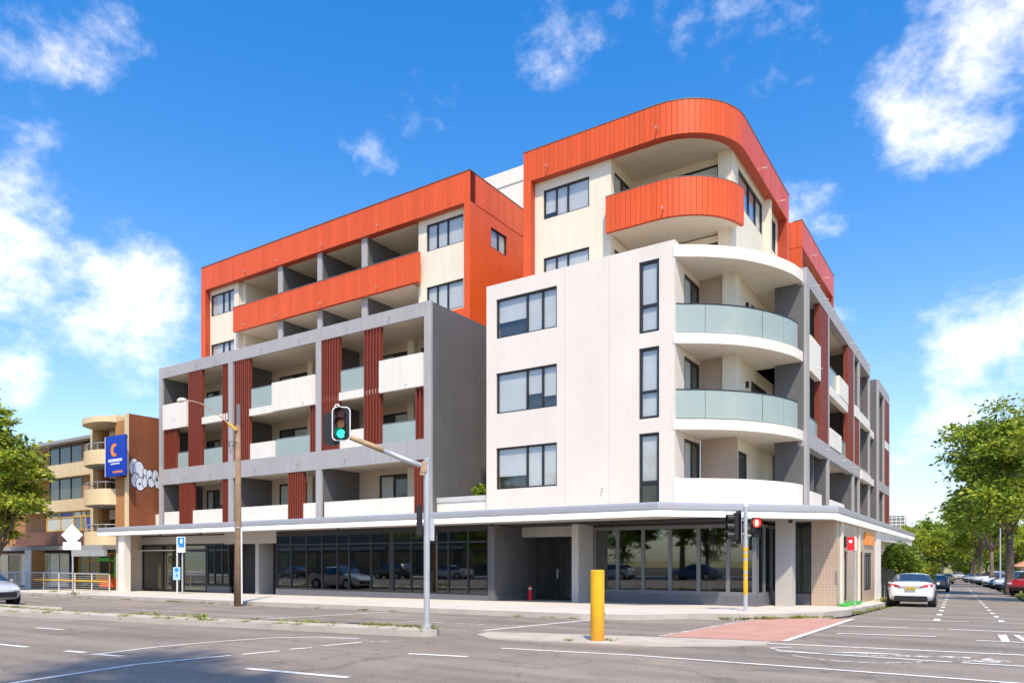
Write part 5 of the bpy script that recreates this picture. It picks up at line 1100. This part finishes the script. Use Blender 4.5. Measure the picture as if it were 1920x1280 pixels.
# tree outside the frame that shades the road at lower left, trees across the road
sh = make_tree('street_tree','tall tree shading the road at the lower left corner',11,9.6,3.0,2.3,70,34,['leaf_mid','leaf_light'],.2,.17,.6,'trees across the main road',15,.13,.5); put_t(sh,-6.4,1.3)
for i,(x,y,s_) in enumerate(((-13,-18,.95),(-18,-21,1.0),(-23,-18,1.05),(-27,-22,1.1),(-32,-18,1.0),(-38,-21,1.0),(-46,-18,1.05),(-60,-17,1.1))): dup_t(t1 if i%2 else tL,'street_tree',('nearest','second','third','fourth','fifth','sixth','seventh','farthest')[i]+' street tree along the opposite footpath behind the viewer',x,y,i*1.3,s_*.9,'trees across the main road')
OB = root('shop_row', (-50,-27,0), 'two storey shop row on the opposite side of the main road', 'building')
b = MB(); b.box(-110,-46,-38,-26,-.6,7.2); b.build('wall','plinth',OB); b = MB(); b.box(-110,-46,-26,-22.6,2.9,3.3); b.build('awning','roof_grey',OB)
for i in range(9):
    x = -105+6.3*i; window(OB,('y',-25.9),x,x+2.4,4.2,6.0,mull=(x+1.2,),pane='pane_light',rec=-.2); MB().box(x-1,x+4,-26.05,-25.9,.2,2.6).build('shop_window','pane_dark',OB)
for i,(x,y) in enumerate(((-45,300),(-30,310),(-18,300),(-2,295),(12,290),(26,300))): dup_t(d1,'background_tree',('leftmost','second','third','fourth','fifth','rightmost')[i]+' tree of the distant line closing the street',x,y,i*1.1,1.7,GF)
GW = root('garden_wall', (-20,-24,0), 'low white garden wall on the opposite side of the main road', 'wall')
MB().box(-45,4,-24.2,-24,-.3,.65).build('wall_face','white_render',GW); MB().box(-45.05,4.05,-24.28,-23.92,.65,.72).build('coping','roof_grey',GW)
for i in range(9): c = dup(hb_, ('first','second','third','fourth','fifth','sixth','seventh','eighth','ninth')[i]+' bush from the left in the hedge line closing the street', 'hedge line at the end of the street'); put_t(c,-38+8*i,262+3*(i%2),i*.9,3.2)
# ------------------------------------------------------------------ far buildings
HB = root('terracotta_house', (12,140,-2), 'low building with terracotta roof at the right edge', 'building')
MB().box(3.4,30,132,150,-2.6,.7).build('wall','beige',HB)
b = MB(); b.add([(2.6,131,.6),(31,131,.6),(31,151,.6),(2.6,151,.6),(7,137,3.0),(31,137,3.0),(31,145,3.0),(7,145,3.0)],[(0,1,5,4),(1,2,6,5),(2,3,7,6),(3,0,4,7),(4,5,6,7),(3,2,1,0)]); b.build('roof','terracotta',HB)
for y in (134,138,142): MB().box(3.3,3.42,y,y+1.6,-1.8,.2).build('window','pane_dark',HB)
TW = root('tower_block', (-66,675,-6), 'distant grey tower block right of the building corner', 'building')
cx,cy = -68,678
MB().box(cx-7.5,cx+7.5,cy-7,cy+7,-8,38).build('core','tower_glass',TW)
for k in range(16): MB().box(cx-7.8,cx+7.8,cy-7.3,cy+7.3,-6+2.8*k,-5.3+2.8*k).build('floor_band','white_render',TW)
for k in range(6): MB().box(cx-7.7+3*k,cx-7.2+3*k,cy-7.5,cy-7.2,-6,38).build('mullion','white_render',TW)
WH = root('white_house', (-22,150,-3), 'plain white building showing past the canopy end', 'building')
MB().box(-24,-11,140,158,-3,5.0).build('wall','white_render',WH); MB().box(-24.3,-10.7,139.7,158.3,5.0,5.4).build('roof','roof_grey',WH)
for x in (-21,-17,-13): MB().box(x,x+1.2,139.9,140.02,1.0,2.8).build('window','pane_dark',WH)
FN = root('side_fence', (-5.2,43,-.6), 'dark fence panel between the white pillar and the bush', 'fence')
for i in range(6): MB().box(-5.2+.16*i,-5.07+.16*i,42.4,42.45,-1.0,1.05).build('board','frame',FN)
PW = lroot('white_post', -4.7, 52, 'thin white post rising behind the white sedan', 'post', 0); MB().tube([(0,0,0),(0,0,2.2)],.035,8).build('shaft','white',PW); MB().box(-.05,.05,-.04,.04,2.2,2.4).build('cap','white',PW)
for i,(x,y,h) in enumerate(((2.05,58,7),(1.0,76,7.5),(.55,86,6))):
    LPo = lroot('steel_pole', x, y, ('slim grey pole right of the thick trunk','slim pale pole left of the thick trunk','slim pale pole beside the far pale trunk')[i], 'pole', 0, group='slim poles on the right verge'); MB().tube([(0,0,0),(0,0,h)],[.07,.05],8).build('shaft','galv',LPo); MB().tube([(0,0,h),(0,0,h+.15)],.07,8).build('cap','galv',LPo)

# ------------------------------------------------------------------ things on the balconies
def make_chair(label):
    T = root('balcony_chair',(0,0,0),label,'chair','balcony chairs',0.,world=False)
    MB().box(-.24,.24,-.24,.24,.42,.46).build('seat','white',T); MB().box(-.24,.24,.20,.24,.5,.92).build('backrest','white',T)
    for sx in (-.22,.22):
        for sy in (-.22,.22): MB().tube([(sx,sy,0),(sx,sy,.43 if sy<0 else .92)],.018,6).build('leg','white',T)
    return T
ch = make_chair('white chair behind the first floor parapet of the right bay'); ch.location = (-27.2,26.5,3.5); ch.rotation_euler.z = .5
for lb,x,y,z,rz in (('white chair on the middle floor balcony of the centre bay',-31.0,26.9,6.6,-.4),('white chair on the curved first floor corner balcony',-7.6,29.2,3.5,-1.0),('white chair on the top grey balcony at the left bay',-41.2,26.8,9.72,.8)):
    c = dup(ch,lb,'balcony chairs'); c.location = (x,y,z); c.rotation_euler.z = rz
fp = make_tree('flower_pot','red flowering pot plant on the left first floor balcony',.95,.62,.36,.26,26,30,['slat_red','leaf_mid'],.02,.06,.4,None,51,.22,.7,cat='plant'); fp.location = (-38.9,27.2,3.95)
MB().tube([(0,0,-.45),(0,0,.1)],[.14,.2],12).build('pot','terracotta',fp)
